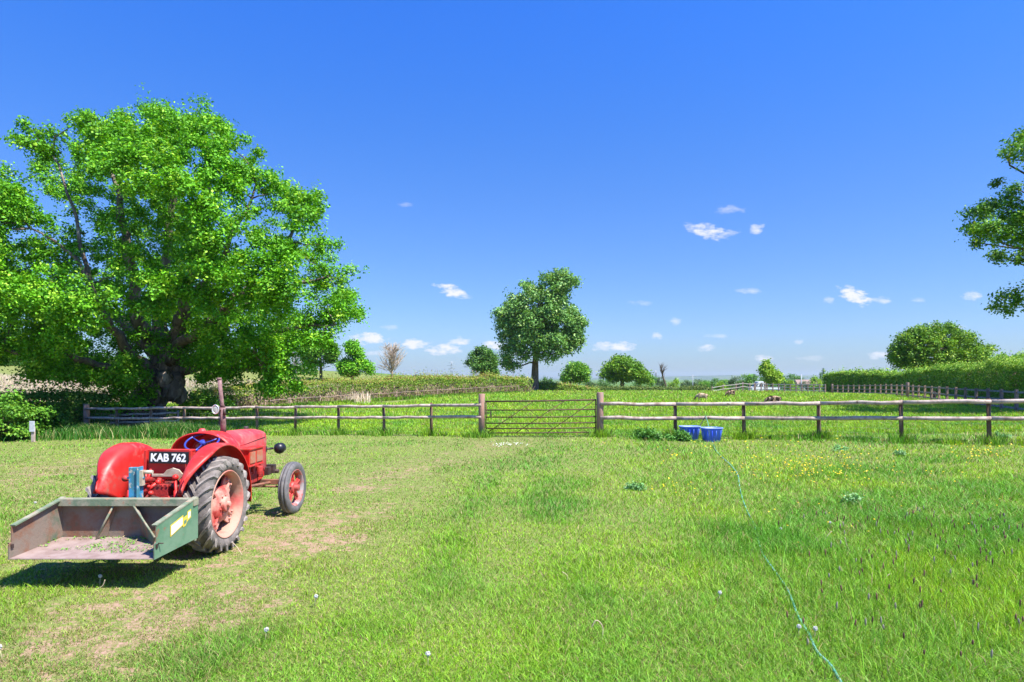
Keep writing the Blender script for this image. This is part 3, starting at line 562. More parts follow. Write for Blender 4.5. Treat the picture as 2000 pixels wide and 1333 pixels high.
# --- hedges
def hedge(name, label, pts, leaf, nleaf, pal, stems=0, coref=.8, cat='hedge', group=None, browntop=0):
    """pts: (x, y, height, width) along the hedge"""
    pts = np.array(pts, float); seg = np.linalg.norm(np.diff(pts[:, :2], axis=0), axis=1); cum = np.concatenate([[0], np.cumsum(seg)]); Lt = cum[-1]
    at_s = lambda s, k: np.interp(s, cum, pts[:, k])
    def frame(s):
        e = .5; dx = at_s(np.minimum(s + e, Lt), 0) - at_s(np.maximum(s - e, 0), 0); dy = at_s(np.minimum(s + e, Lt), 1) - at_s(np.maximum(s - e, 0), 1); l = np.hypot(dx, dy) + 1e-9
        return -dy / l, dx / l
    x0, y0 = pts[0, :2]; z0 = G(x0, y0); root = empty(name, (x0, y0, z0)); tag(root, label, cat, group)
    n = nleaf; s = rng.random(n) * Lt; # denser nearer the camera
    w = 1 / np.maximum(at_s(s, 1), 10); s = rng.choice(s, n, p=w / w.sum()) + rng.normal(size=n) * .1; s = np.clip(s, 0, Lt)
    th_ = rng.random(n); nx, ny = frame(s); H = at_s(s, 2) * (.66 + .28 * fbm(s, s * 0, 1.1, 4) + .24 * fbm(s, s * 0 + 20, 6, 2)); Wd = at_s(s, 3) * (.70 + .62 * fbm(s, th_ * 2.2, 1.0, 3))
    th = th_; side = np.where(rng.random(n) < .62, -1., 1.)
    top = rng.random(n) < .36; o = np.where(top, rng.uniform(-1, 1, n), side * (1 - .12 * th)); zz = np.where(top, 1.0, th)
    bulge = rng.normal(size=n) * .10
    X = at_s(s, 0) + nx * o * Wd / 2 + rng.normal(size=n) * .06; Yv = at_s(s, 1) + ny * o * Wd / 2 + bulge
    ll = leaf * np.maximum(1, at_s(s, 1) / pts[:, 1].min() * .8)
    Z = g(X, Yv) + zz * H + rng.normal(size=n) * .05 + np.where(top, np.abs(rng.normal(size=n)) ** 2 * .10, 0) - .12 * np.where(top, np.abs(o) ** 4, 0)
    if stems: k = (Z - g(X, Yv) > H * (.55 + .6 * (fbm(s * 1.0, s * 0 + 3, .9, 3) - .5))) | (rng.random(n) < .16)
    else: k = np.ones(n, bool)
    nr = np.stack([nx * o * .8, ny * o * .8, np.where(top, 1., .35)], -1) + rng.normal(size=(n, 3)) * .55; nr /= np.linalg.norm(nr, axis=1)[:, None]
    a = rng.random((n, 1)); pa, pb, pc_ = (np.array(p) for p in pal); c = pa * (1 - a) + pb * a; y = (rng.random(n) < .10 + .25 * top)[:, None]; c = np.where(y, pc_, c)
    if browntop: c = np.where((rng.random(n) < browntop * top + browntop * .3)[:, None], np.array([.36, .22, .09]), c)
    c = c * rng.uniform(.7, 1.25, (n, 1))
    C = np.stack([X - x0, Yv - y0, Z - z0], -1)
    Vv, F_, Cc = leafcloud(C[k], nr[k], (ll * rng.uniform(.6, 1.2, n))[k], c[k]); link('foliage', np_mesh('foliage', Vv, [F_], Cc), root, M_leaf)
    # twiggy core
    m = max(8, int(Lt / 1.0)); mbc = MB(); ring = []
    for i in range(m + 1):
        si = Lt * i / m; a_, b_ = (float(q) for q in frame(np.array(si))); cx, cy = float(at_s(si, 0)), float(at_s(si, 1)); h = float(at_s(si, 2)) * coref * random.uniform(.9, 1); ww = float(at_s(si, 3)) * .5 * .62; zg = G(cx, cy)
        for (oo, hh_) in ((-1, -.3), (-1.05, .5), (-.7, 1), (.7, 1), (1.05, .5), (1, -.3)):
            mbc.v.append((cx + a_ * oo * ww - x0 + random.uniform(-.05, .05), cy + b_ * oo * ww - y0, zg + h * max(hh_, 0) - (.3 if hh_ < 0 else 0) - z0))
    for i in range(m):
        for j in range(5): q = i * 6 + j; mbc.f.append([q, q + 1, q + 7, q + 6]); mbc.m.append(0); mbc.sm.append(True)
    for q in (0, m * 6): mbc.f.append([q + j for j in range(6)]); mbc.m.append(0); mbc.sm.append(False)
    if stems:
        for i in range(stems):
            si = random.random() ** 1.4 * Lt if pts[0, 1] < pts[-1, 1] else Lt - random.random() ** 1.4 * Lt
            a_, b_ = (float(q) for q in frame(np.array(si))); cx, cy = float(at_s(si, 0)), float(at_s(si, 1)); ww = float(at_s(si, 3)) * .42; zg = G(cx, cy); h = float(at_s(si, 2)) * random.uniform(.45, .75)
            if b_ > 0: a_, b_ = -a_, -b_
            p0 = Vector((cx + a_ * ww - x0, cy + b_ * ww - y0, zg - z0 - .05)); p1 = p0 + Vector((random.uniform(-.8, .8) - .3, random.uniform(-.2, .1), h))
            branch(mbc, p0, p1, random.uniform(.02, .05), .014, n=4, seg=3)
    mbc.build('stems', M_stem, root)
    return root
M_stem = mat('hedge_stems', (.09, .085, .03), .95, (.42, .31, .22), 6, spec=0, bump=.5, bscale=20)
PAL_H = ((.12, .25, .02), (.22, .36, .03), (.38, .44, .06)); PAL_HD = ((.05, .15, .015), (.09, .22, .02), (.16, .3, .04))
hp = lambda px, Y: (px - 1000) / FPX * Y
hedge('laid_hedge', 'long laid hedge with bare brown stems, from the big oak to the lime tree', [(hp(375, 42), 42, 1.35, 1.1), (hp(480, 44.5), 44.5, 1.45, 1.1), (hp(560, 48), 48, 1.6, 1.1), (hp(640, 52), 52, 1.85, 1.2), (hp(740, 60), 60, 1.95, 1.2), (hp(830, 69), 69, 2.0, 1.3), (hp(930, 82), 82, 2.15, 1.4), (hp(1032, 96), 96, 2.1, 1.5)], .055, 90000, PAL_H, stems=900, coref=.74, browntop=.22)
hedge('clipped_hedge', 'clipped hedge continuing right of the lime tree trunk', [(hp(1046, 110), 110, 1.75, 1.6), (hp(1110, 112), 112, 1.3, 1.6), (hp(1165, 116), 116, 1.0, 1.6)], .13, 9000, PAL_H, browntop=.15)
hedge('field_hedge', 'low dark far hedge between the clipped hedge and the white truck', [(hp(1150, 118), 118, 1.1, 1.6), (hp(1250, 122), 122, 1.15, 1.6), (hp(1385, 126), 126, 1.1, 1.6)], .14, 14000, ((.06, .13, .02), (.12, .2, .03), (.22, .26, .05)))
hedge('tall_hedge', 'tall clipped hedge beside the paddock, rising towards the right edge', [(hp(1618, 96), 96, 2.75, 2.0), (hp(1700, 88), 88, 2.75, 2.0), (hp(1780, 76), 76, 2.65, 2.0), (hp(1850, 66), 66, 2.7, 2.0), (hp(1886, 60), 60, 2.75, 1.9), (hp(1896, 59), 59, 3.0, 2.4), (hp(1960, 52), 52, 2.85, 2.3), (hp(2060, 44), 44, 2.7, 2.3)], .075, 95000, ((.11, .30, .02), (.23, .44, .03), (.44, .60, .09)))
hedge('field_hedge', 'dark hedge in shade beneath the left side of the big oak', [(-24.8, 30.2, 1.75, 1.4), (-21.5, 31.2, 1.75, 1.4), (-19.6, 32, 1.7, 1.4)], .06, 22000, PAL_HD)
hedge('field_hedge', 'dark hedge line across the green slope far left', [(hp(-60, 104), 104, 1.5, 1.6), (hp(160, 106), 106, 1.5, 1.6), (hp(420, 108), 108, 1.5, 1.6), (hp(620, 112), 112, 1.4, 1.6)], .16, 16000, PAL_DARK)
hedge('field_hedge', 'green hedge behind the tall hedge top at the far right', [(hp(1860, 100), 100, 4.8, 2.0), (hp(2060, 96), 96, 5.6, 2.0)], .16, 9000, PAL_MID)

def shrub(name, label, X, Y, r, h, leaf, n, pal, cat='shrub', group=None, zs=.0):
    z = G(X, Y); root = empty(name, (X, Y, z)); tag(root, label, cat, group)
    cc = []
    for i in range(max(4, n // 220)):
        a = random.uniform(0, 6.283); q = random.random() ** .5; hz = h * random.uniform(.12, .92) * (1 - .45 * q * q); cc.append((r * q * math.cos(a), r * q * math.sin(a), hz))
    V_, F_, C_ = clumps_to_leaves(np.array(cc), np.full(len(cc), min(r, h) * .3), 220, leaf, pal); link('foliage', np_mesh('foliage', V_, [F_], C_), root, M_leaf)
    mb = MB()
    for c in cc[::2]: branch(mb, (0, 0, -.05), c, .03 * h, .01, n=4, seg=4, wob=.03)
    mb.build('stems', M_twig, root); return root
shrub('hawthorn_bush', 'bright green leafy bush at the left edge beside the white topped post', hp(5, 27.5), 27.5, 1.5, 1.95, .07, 11000, PAL_MID)
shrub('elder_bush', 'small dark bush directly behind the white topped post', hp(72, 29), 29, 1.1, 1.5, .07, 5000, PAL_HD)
shrub('bramble_bush', 'bushy undergrowth right of the oak trunk behind the fence', hp(395, 37), 37, 1.6, 1.6, .08, 6000, PAL_MID)
shrub('nettle_clump', 'dark green nettle clump beside the right gate post', 4.6, 22.0, .42, .34, .05, 2200, ((.09, .25, .04), (.14, .34, .05), (.2, .40, .08)), 'weeds')
shrub('nettle_clump', 'leafy dark weeds between the gate and the blue tubs', 5.5, 21.7, .32, .22, .05, 1600, ((.09, .25, .04), (.14, .34, .05), (.2, .40, .08)), 'weeds')
for (px, py, r, lab) in ((1950, 862, .3, 'grey green thistle patch under the last fence post'), (1655, 985, .3, 'grey green thistle clump out in the right of the field'), (1240, 960, .16, 'small dark thistle alone in the middle of the grass'), (1750, 890, .22, 'thistle clump in front of the fence among the buttercups'), (1640, 880, .25, 'pale thistles near the second right fence post')):
    Y_ = 2 * FPX / (py - HY); shrub('thistle', lab, (px - 1000) / FPX * Y_, Y_, r * .9, r * .55, .026, 260, ((.18, .42, .11), (.27, .50, .18), (.33, .52, .24)), 'thistle')

# distant tree line
def far_tree_mesh(seed, H, R, pal, conif=False):
    global rng
    V_, F_, C_ = None, None, None; cc = []
    k = 26 if not conif else 18
    for i in range(k):
        a = random.uniform(0, 6.283); z = random.uniform(.12, .95); rad = (math.sqrt(max(0, 1 - ((z - .45) / .58) ** 2)) if not conif else (1.05 - z) * .8) * R * random.uniform(.5, .85)
        cc.append((rad * math.cos(a), rad * math.sin(a), z * H))
    V_, F_, C_ = clumps_to_leaves(np.array(cc), np.full(len(cc), R * .36), 90, .42, pal); cm = np_mesh('crown', V_, [F_], C_); cm.materials.append(M_leaf)
    mb = MB(); mb.tube([(0, 0, -3), (0, 0, H * .7)], [.4, .12], 6)
    for c in cc[::4]: branch(mb, (0, 0, H * .3), c, .14, .04, n=4, seg=3)
    tm_ = mb.mesh('trunk'); tm_.materials.append(M_bark); return cm, tm_
FT = [far_tree_mesh(1, 10, 5, PAL_MID), far_tree_mesh(2, 9, 5.5, PAL_DARK), far_tree_mesh(3, 8, 4.5, PAL_YEL), far_tree_mesh(4, 10, 5, ((.08, .15, .05), (.12, .2, .07), (.2, .22, .12)))]
CON = far_tree_mesh(5, 13, 2.4, PAL_DARK, True)
def far_tree(px, ytop, Y, kind, label, wpx, name='distant_tree', group='trees of the distant tree line'):
    cm, tmh = CON if kind == 'c' else FT[kind]
    X0 = (px - 1000) / FPX * Y; z = G(X0, Y); H = CAMZ - (ytop - HY) / FPX * Y - z; R = wpx / 2 * Y / FPX
    base_h, base_r = (13, 2.4) if kind == 'c' else ((10, 5), (9, 5.5), (8, 4.5), (10, 5))[kind]
    e = empty(name, (X0, Y, z), random.uniform(0, 6.28)); e.scale = (R / base_r, R / base_r, H / base_h); tag(e, label, 'tree', group)
    for nm, m in (('crown', cm), ('trunk', tmh)): o = bpy.data.objects.new(nm, m); COL.objects.link(o); o.parent = e
labs = ['mid green rounded tree in the distant tree line', 'dark green spreading tree in the distant tree line', 'yellow green tree in the distant tree line', 'grey green tree in the distant tree line']
for (px, yt, Y, k, w) in [(1272,736,180,0,24),(1290,738,200,3,20),(1316,742,190,2,22),(1340,744,260,3,22),(1362,743,210,3,26),(1385,744,300,1,34),(1400,741,420,1,40),(1420,743,260,0,30),(1440,738,230,3,36),(1462,733,190,0,36),(1482,735,175,1,26),(1500,735,210,0,30),(1530,738,240,1,30),(1550,733,330,1,46),(1548,745,170,2,24),(1575,746,250,3,30),(1592,738,220,2,26),(1610,740,240,3,28),(1626,734,260,0,30),(1640,730,300,3,34),(1662,728,320,0,40),(1690,727,300,3,36),(1712,724,280,0,34),(1740,722,240,1,30),(1180,740,320,1,30),(1150,744,300,3,30),(1250,742,260,0,30),(905,738,200,2,30),(985,738,190,1,34),(1015,734,160,1,30),(1070,738,150,1,26),(1655,735,200,2,30),(1375,747,180,0,26),(1410,748,170,2,24)]:
    far_tree(px, yt, Y, k, labs[k], w)
far_tree(1608, 722, 300, 'c', 'tall dark narrow conifer standing up from the distant tree line', 8, 'conifer_tree', None)
far_tree(1603, 729, 305, 'c', 'shorter dark conifer just left of the tall narrow one', 7, 'conifer_tree', None)
# wooded ridge on the horizon
hx = np.linspace(-1500, 6500, 160); hz = np.interp(hx, [-1500, 800, 1400, 1900, 2600, 3600, 5000, 6500], [4, 6, 16, 30, 46, 40, 60, 60]) + 7 * (fbm(hx, hx * 0, 700, 4) - .5) * 2
V = np.concatenate([np.stack([hx, np.full_like(hx, 6900), np.full_like(hx, -14)], -1), np.stack([hx, np.full_like(hx, 7600), hz], -1), np.stack([hx, np.full_like(hx, 8800), np.full_like(hx, -20)], -1)])
i = np.arange(159); F = np.concatenate([np.stack([i, i+1, i+161, i+160], -1), np.stack([i+160, i+161, i+321, i+320], -1)])
hl = link('hills', np_mesh('hills', V, [F], smooth=True), None, mat('wooded_hill', (.05, .09, .05), 1, (.10, .14, .06), .004, spec=0)); hl['kind'] = 'structure'

# ------------------------------------------------------------------ fences and gate
def netting(pts, z0, z1, sp=.16, r=.0016, rows=6):
    mb = MB()
    for k in range(rows):
        z = z0 + (z1 - z0) * (k / (rows - 1)) ** 1.25
        mb.tube([(p[0], p[1] + .02, G(p[0], p[1]) + z) for p in pts], r, 3, cap=False)
    for i in range(len(pts) - 1):
        a, b = Vector(pts[i]), Vector(pts[i+1]); n_ = max(1, int((b - a).length / sp))
        for k in range(n_):
            p = a.lerp(b, (k + .5) / n_); zg = G(p.x, p.y); mb.tube([(p.x, p.y + .02, zg + z0), (p.x + random.uniform(-.01, .01), p.y + .02, zg + z1)], r, 3, cap=False)
    return mb
def rail_fence(name, label, posts, tops, rails, pr, rr, net=None, end=None, mp=None, mrl=None, over=None, square=False, group=None, group_jit=.022):
    """posts (x,y); tops: z of the top rail centre at each post; rails: drops below it"""
    x0, y0 = posts[0]; z0 = G(x0, y0); root = empty(name, (x0, y0, z0)); tag(root, label, 'fence', group)
    O = Vector((x0, y0, z0))
    for i, (x, y) in enumerate(posts):
        mb = MB(); zt = tops[i] + (over or .06); ln = random.uniform(-.05, .05); zt += random.uniform(-.02, .03)
        if end and i in end: mb.tube([Vector((x, y, G(x, y) - .25)) - O, Vector((x, y, tops[i] + end[i][0] - .012)) - O, Vector((x, y, tops[i] + end[i][0])) - O], [end[i][1], end[i][1] * .97, end[i][1] * .9], 14, jit=.03); m_ = M_gpost if mp is None else mp
        elif square: mb.box((x - x0, y - y0, (G(x, y) - .25 + zt) / 2 - z0), (pr * 2, pr * 1.2, zt - G(x, y) + .25)); m_ = mp or M_post
        else: mb.tube([Vector((x + ln, y, G(x, y) - .25)) - O, Vector((x, y, zt)) - O], [pr * 1.05, pr * .95], 10, jit=.04); m_ = mp or M_post
        mb.build('post', m_, root)
    for d in rails:
        mb = MB()
        for i in range(len(posts) - 1):
            (xa, ya), (xb, yb) = posts[i], posts[i+1]; off = -(pr + rr * .7) if not square else -(pr * .6 + .02)
            if square: 
                a = Vector((xa, ya + off, tops[i] - d)) - O; b = Vector((xb, yb + off, tops[i+1] - d)) - O; e = .012 * (i % 2); mid = (a + b) / 2; v_ = b - a
                mb.box(mid + Vector((0, -e, 0)), (v_.length, .035, .09), (0, -math.atan2(v_.z, math.hypot(v_.x, v_.y)), math.atan2(v_.y, v_.x)))
            else:
                P_ = [(Vector((xa + (xb - xa) * s, ya + (yb - ya) * s + off, tops[i] + (tops[i+1] - tops[i]) * s - d)) - O + Vector((0, 0, random.uniform(-group_jit, group_jit) * (0 < s < 1)))) for s in (0, .25, .5, .75, 1)]
                mb.tube(P_, [rr * random.uniform(.92, 1.06) for _ in P_], 10, jit=.03)
        mb.build('rail', mrl or M_rail, root)
    if net:
        o = netting(posts, *net).build('wire_netting', M_wire, root); o.location = -O
    return root
LP = [(-19.8, 30.5), (-17.8, 29.5), (-15.7, 28.5), (-13.8, 27.6), (-12.07, 27.1), (-10.4, 26.7), (-8.64, 26.2), (-6.8, 25.7), (-4.9, 25.0), (-3.0, 24.3), (-1.06, 22.9)]
LZ = [.60, .65, .72, .77, .80, .84, .865, .905, .95, 1.01, 1.09]
rail_fence('post_and_rail_fence', 'weathered two rail fence running from the gate left to the oak', LP, LZ, (0, .43), .055, .056, (.02, .9), {0: (.22, .13), 10: (.38, .115)})
RP = [(3.06, 22.8), (5.7, 22.9), (7.95, 22.5), (10.1, 21.6), (11.95, 20.15), (14.1, 19.4), (16.6, 18.8), (19.0, 18.2)]
RZ = [1.125, 1.115, 1.14, 1.19, 1.275, 1.32, 1.36, 1.40]
rail_fence('post_and_rail_fence', 'weathered two rail fence running right from the gate past the blue tubs', RP, RZ, (0, .49), .062, .066, (.02, .8), {0: (.40, .125)})
# paddock fence on the right
PP = []; 
for k in range(13): Y_ = 32.7 + k * 2.07; PP.append((12.6 + .3845 * Y_, Y_))
for k in range(1, 15): Y_ = 57.6 + k * 2.1; PP.append(((.6033 - .0082 * k) * Y_, Y_))
PP = [(24.3, 30.6)] + PP
rail_fence('paddock_fence', 'brown post and rail fence along the foot of the tall hedge', PP, [G(x, y) + 1.05 for x, y in PP], (0, .42, .8), .075, .05, None, {13: (.32, .14), 27: (.25, .14)}, mp=M_fpost, over=.12, square=True, group=None, mrl=mat('paddock_rail', (.24, .185, .15), .9, (.32, .29, .27), 4))
FPn = [((.487 - .0089 * k) * (86.5 + k * 1.2), 86.5 + k * 1.2) for k in range(1, 14)]
rail_fence('paddock_fence', 'far pale railed fence along the lane behind the sheep', FPn, [G(x, y) + 1.15 for x, y in FPn], (0, .4, .8), .08, .05, None, mp=M_fpost, over=.12, square=True, mrl=mat('pale_rail', (.62, .58, .54), .9))
FP2 = [(hp(px, 103), 103 - .02 * (1500 - px)) for px in (1494, 1471, 1461, 1446, 1432, 1405, 1382)]
rail_fence('paddock_fence', 'short far fence with leaning rails left of the white truck', FP2, [G(x, y) + h for (x, y), h in zip(FP2, (1.25, 1.2, 1.15, 1.3, 1.1, .9, .6))], (0, .5), .09, .05, None, mp=M_fpost, over=.2, square=True, mrl=mat('pale_rail_b', (.5, .45, .4), .9))
HP = [(hp(px, Y) + .22, Y) for px, Y in ((512, 43.9), (560, 46.2), (620, 49.2), (690, 54), (770, 61), (850, 69.2), (940, 80.5), (1010, 90))]
rail_fence('hedge_fence', 'single pale rail fence half buried in the laid hedge', HP, [G(x, y) + h for (x, y), h in zip(HP, (.55, .6, .62, .64, .66, .72, .85, 1.0))], (0,), .05, .032, None, mp=M_fpost, mrl=M_fpost, over=.1)
TG = [(hp(206, 31.6), 31.6), (hp(238, 32.2), 31.9), (hp(300, 32.2), 31.9), (hp(348, 32.2), 32.2)]
rail_fence('tree_guard_fence', 'old sagging boards nailed round the foot of the oak', TG, [G(x, y) + .75 for x, y in TG], (0, .38, .66), .05, .045, None, mp=M_rail, over=.1)

# field gate
ga, gb = Vector((-1.06 + .13, 22.85, 0)), Vector((3.06 - .13, 22.8, 0)); gz0, gz1 = -.02, .03
groot = empty('field_gate', (ga.x, ga.y, G(ga.x, ga.y))); tag(groot, 'rusty brown six bar metal field gate with crossed bracing', 'gate'); GO = groot.location.copy()
gp = lambda s, z: ga.lerp(gb, s) + Vector((0, 0, z)) - Vector((GO.x, GO.y, 0)) - Vector((0, 0, GO.z))
zl = [1.205, .905, .66, .445, .265, .105]; zr = [1.265, .935, .68, .47, .29, .14]
for k in range(6):
    mb = MB(); mb.tube([gp(0, zl[k]), gp(.5, (zl[k] + zr[k]) / 2 - .012), gp(1, zr[k])], .027 if k == 0 else .021, 8); mb.build('bar', M_gatesteel, groot)
for s, m in ((.006, 0), (.994, 1)):
    mb = MB(); mb.tube([gp(s, (zr if m else zl)[0]), gp(s, (zr if m else zl)[5])], .02, 8); mb.build('end_stile', M_gatesteel, groot)
for (s0, z0_, s1, z1_) in ((.02, .12, .43, 1.2), (.28, .12, .71, 1.22), (.56, .12, .985, 1.25)):
    mb = MB(); mb.tube([gp(s0, z0_), gp(s1, z1_)], .014, 6); mb.build('brace', M_gatesteel, groot)
for (s0, z0_, s1, z1_) in ((.06, 1.15, .40, .14), (.30, 1.2, .66, .14), (.54, 1.2, .95, .28)):
    mb = MB(); mb.tube([gp(s0, z0_), gp(s1, z1_)], .007, 5); mb.build('brace', M_gatesteel, groot)
mb = MB(); mb.box(gp(.035, .80), (.16, .03, .03)); mb.box(gp(.05, .77), (.04, .035, .22)); mb.build('latch', M_dark, groot)
hg = MB(); hg.cyl(gp(1.0, .35) , gp(1.02, .35) + Vector((.06, 0, 0)), .02, 8); hg.cyl(gp(1.0, 1.1), gp(1.02, 1.1) + Vector((.06, 0, 0)), .02, 8); hg.build('hinge', M_dark, groot)

# rough grass along the fence foot
X_, Y_ = [], []
for posts, dens in ((LP, 900), (RP, 700)):
    for i in range(len(posts) - 1):
        (xa, ya), (xb, yb) = posts[i], posts[i+1]; m = int(dens * math.hypot(xb - xa, yb - ya)); s = rng.random(m); X_.append(xa + (xb - xa) * s + rng.normal(size=m) * .1); Y_.append(ya + (yb - ya) * s + rng.normal(size=m) * (.28))
X_ = np.concatenate(X_); Y_ = np.concatenate(Y_); k = (fbm(X_, Y_, .7, 2) > .52) & ((X_ > 3) | (X_ < -12) | (rng.random(len(X_)) < .3)); X_, Y_ = X_[k], Y_[k]; n = len(X_)
blades('fence_grass', X_, Y_, rng.uniform(.08, .24, n) * (1 + .7 * (X_ < -11)), np.full(n, .022), mixcol(n, np.full(n, .12), X_, Y_), lean=.5, label='rough uncut grass along the foot of the fence')
n = 26000
s = rng.random(n); X_ = -25 + 13.5 * s; Y_ = np.interp(X_, [-25, -19.8, -15.7, -11.5], [29.2, 29.6, 27.9, 26.8]) - .2 - np.abs(rng.normal(size=n)) * np.interp(X_, [-25, -18, -12], [1.3, .9, .5])
kk = (fbm(X_, Y_, 1.3, 3) + .1 * rng.random(n) > .44); X_, Y_ = X_[kk], Y_[kk]; n = len(X_)
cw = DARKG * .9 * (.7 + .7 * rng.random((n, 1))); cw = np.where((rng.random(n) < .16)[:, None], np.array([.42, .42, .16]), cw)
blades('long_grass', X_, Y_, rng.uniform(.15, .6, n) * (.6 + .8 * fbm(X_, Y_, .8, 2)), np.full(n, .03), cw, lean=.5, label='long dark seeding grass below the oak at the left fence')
n = 5200    # tufts round post feet
ps = np.array(LP + RP); q = rng.integers(0, len(ps), n); X_ = ps[q, 0] + rng.normal(size=n) * .22; Y_ = ps[q, 1] - .1 + rng.normal(size=n) * .18
blades('post_grass', X_, Y_, rng.uniform(.12, .42, n), np.full(n, .02), mixcol(n, np.zeros(n), X_, Y_) * .85, lean=.5, label='grass tufts round the feet of the fence posts')
n = 9000    # rushes at the hedge foot
s = rng.random(n); hx_ = np.interp(s, [0, .25, .5, .75, 1], [hp(500, 43.4), hp(640, 50), hp(780, 61), hp(930, 79), hp(1010, 89)]); hy_ = np.interp(s, [0, .25, .5, .75, 1], [43.0, 50, 61, 79, 89]) - .3 + rng.normal(size=n) * .5
blades('hedge_grass', hx_ + .3, hy_, rng.uniform(.12, .42, n), np.full(n, .06), mixcol(n, np.full(n, .1), hx_, hy_) * .7, lean=.4, label='long grass along the foot of the laid hedge')

# white topped post at left
z = G(hp(65, 26), 26); wp = empty('marker_post', (hp(65, 26), 26, z)); tag(wp, 'short white marker board on a post among the dark bushes', 'post')
mb = MB(); mb.box((0, 0, .25), (.1, .1, .7)); mb.build('post', M_rail, wp)
mb = MB(); mb.box((0, -.07, .62), (.2, .03, .42)); mb.build('board', M_concrete, wp, bevel=.004)

# ------------------------------------------------------------------ tractor
TX, TY, TROT = -3.97, 7.64, -math.radians(2.5)
tz = G(TX, TY) ; T = empty('tractor', (TX, TY, 0), TROT); tag(T, 'old red farm tractor parked on the worn grass, seen from behind', 'tractor')
HW, RR, FR, WB = .69, .545, .386, 2.1
def rear_tyre_mesh(tw=.28, R=.545, side=1):
    mb = MB(); h = tw / 2
    prof = [(-h*.66, .372), (-h*.86, .395), (-h*.99, .43), (-h, .462), (-h*.93, .492), (-h*.78, .508), (-h*.4, .518), (0, .521), (h*.4, .518), (h*.78, .508), (h*.93, .492), (h, .462), (h*.99, .43), (h*.86, .395), (h*.66, .372)]
    mb.lathe(prof, 72, 'x', mi=0)
    NL = 22
    def tread(t):   # t 0 centre .. 1 shoulder .. 1.25 side wall
        if t < 1: return h * (.02 + .93 * t), .519 - .020 * t * t
        s = (t - 1) / .3; return h * (.95 + .075 * s), .499 - .048 * s
    for sd in (-1, 1):
        for k in range(NL):
            a0 = 2 * math.pi * (k + (.5 if sd > 0 else 0)) / NL; ts = [-.04, .22, .5, .78, 1.0, 1.28]; rows = []
            for t in ts:
                x, r = tread(max(t, 0)); ang = a0 + .30 * max(t, 0) ** .85; wd = .021 + .006 * t; H = .034 if t < 1.0 else (.036 if t < 1.1 else .012)
                nrm_x = 0 if t < .9 else (.35 if t < 1.1 else .95); row = []
                for (da, hh_) in ((-wd * 1.15, -.006), (-wd * .72, H), (wd * .72, H), (wd * 1.15, -.006)):
                    A = ang + da / R; rr_ = r + hh_ * math.sqrt(max(0, 1 - nrm_x ** 2)); xx = sd * (x + hh_ * nrm_x); row.append((xx, rr_ * math.cos(A) * -1, rr_ * math.sin(A)))
                rows.append(row)
            vs = [p for r_ in rows for p in r_]; fs = []
            for i in range(len(rows) - 1):
                for j in range(3): fs.append((i*4+j, i*4+j+1, i*4+j+5, i*4+j+4))
            fs += [(0, 1, 2, 3), tuple((len(rows)-1)*4 + j for j in (3, 2, 1, 0))]
            mb.add(vs, fs, 1)
    return mb.mesh('tyre')
def rear_wheel(side):
    # wheel centre casting: dished star disc; x>0 is outboard
    s = side; mb = MB(); n = 120; outer = []
    for i in range(n):
        a = 2 * math.pi * i / n; k = math.cos(4 * a + .5); r = .272 + .064 * max(-1, min(1, k * 1.9)); outer.append((math.cos(a) * r, math.sin(a) * r, a))
    M1 = Matrix(((0, 0, s, 0), (1, 0, 0, 0), (0, 1, 0, 0), (0, 0, 0, 1)))     # local z -> x*s
    mb.prism([(x, y) for x, y, a in outer], .022, M1 @ Matrix.Translation((0, 0, .015)))
    mb.lathe([(s*.03, .20), (s*.06, .185), (s*.075, .13), (s*.078, .0005)], 36, 'x')
    mb.lathe([(s*.075, .085), (s*.115, .08), (s*.12, .05), (s*.12, .0005)], 24, 'x')
    mb.lathe([(s*.117, .035), (s*.15, .03), (s*.152, .0005)], 18, 'x')
    for k in range(8):
        a = k * math.pi / 4 + .2; mb.cyl((s*.068, .105*math.cos(a), .105*math.sin(a)), (s*.092, .105*math.cos(a), .105*math.sin(a)), .013, 6)
    for k in range(4):
        a = k * math.pi / 2 - .125
        for da in (-.17, .17): mb.cyl((s*.03, .285*math.cos(a+da), .285*math.sin(a+da)), (s*.065, .285*math.cos(a+da), .285*math.sin(a+da)), .014, 6)
        for da in (-.17, .17): mb.box((s*.012, .318*math.cos(a+da), .318*math.sin(a+da)), (.05, .055, .05), (a+da, 0, 0))
        mb.tube([(s*.045, .12*math.cos(a), .12*math.sin(a)), (s*.05, .27*math.cos(a), .27*math.sin(a))], .018, 6)
    w = mb.build('rear_wheel', M_centre, T, (s * (HW - .14), 0, RR), (random.uniform(0, 6), 0, 0), bevel=.003)
    rm = MB(); rm.lathe([(s*.118, .392), (s*.128, .386), (s*.122, .374), (s*.105, .366), (s*.085, .350), (s*.045, .338), (0, .334), (-s*.05, .338), (-s*.1, .352), (-s*.12, .386), (-s*.112, .393), (-s*.06, .352), (0, .346), (s*.06, .352), (s*.112, .393)], 64, 'x'); rm.build('rim', M_rim, w)
    link('tyre', rear_tyre_mesh(side=s), w, [M_tyre, M_lug]); return w
for sd in (1, -1): rear_wheel(sd)
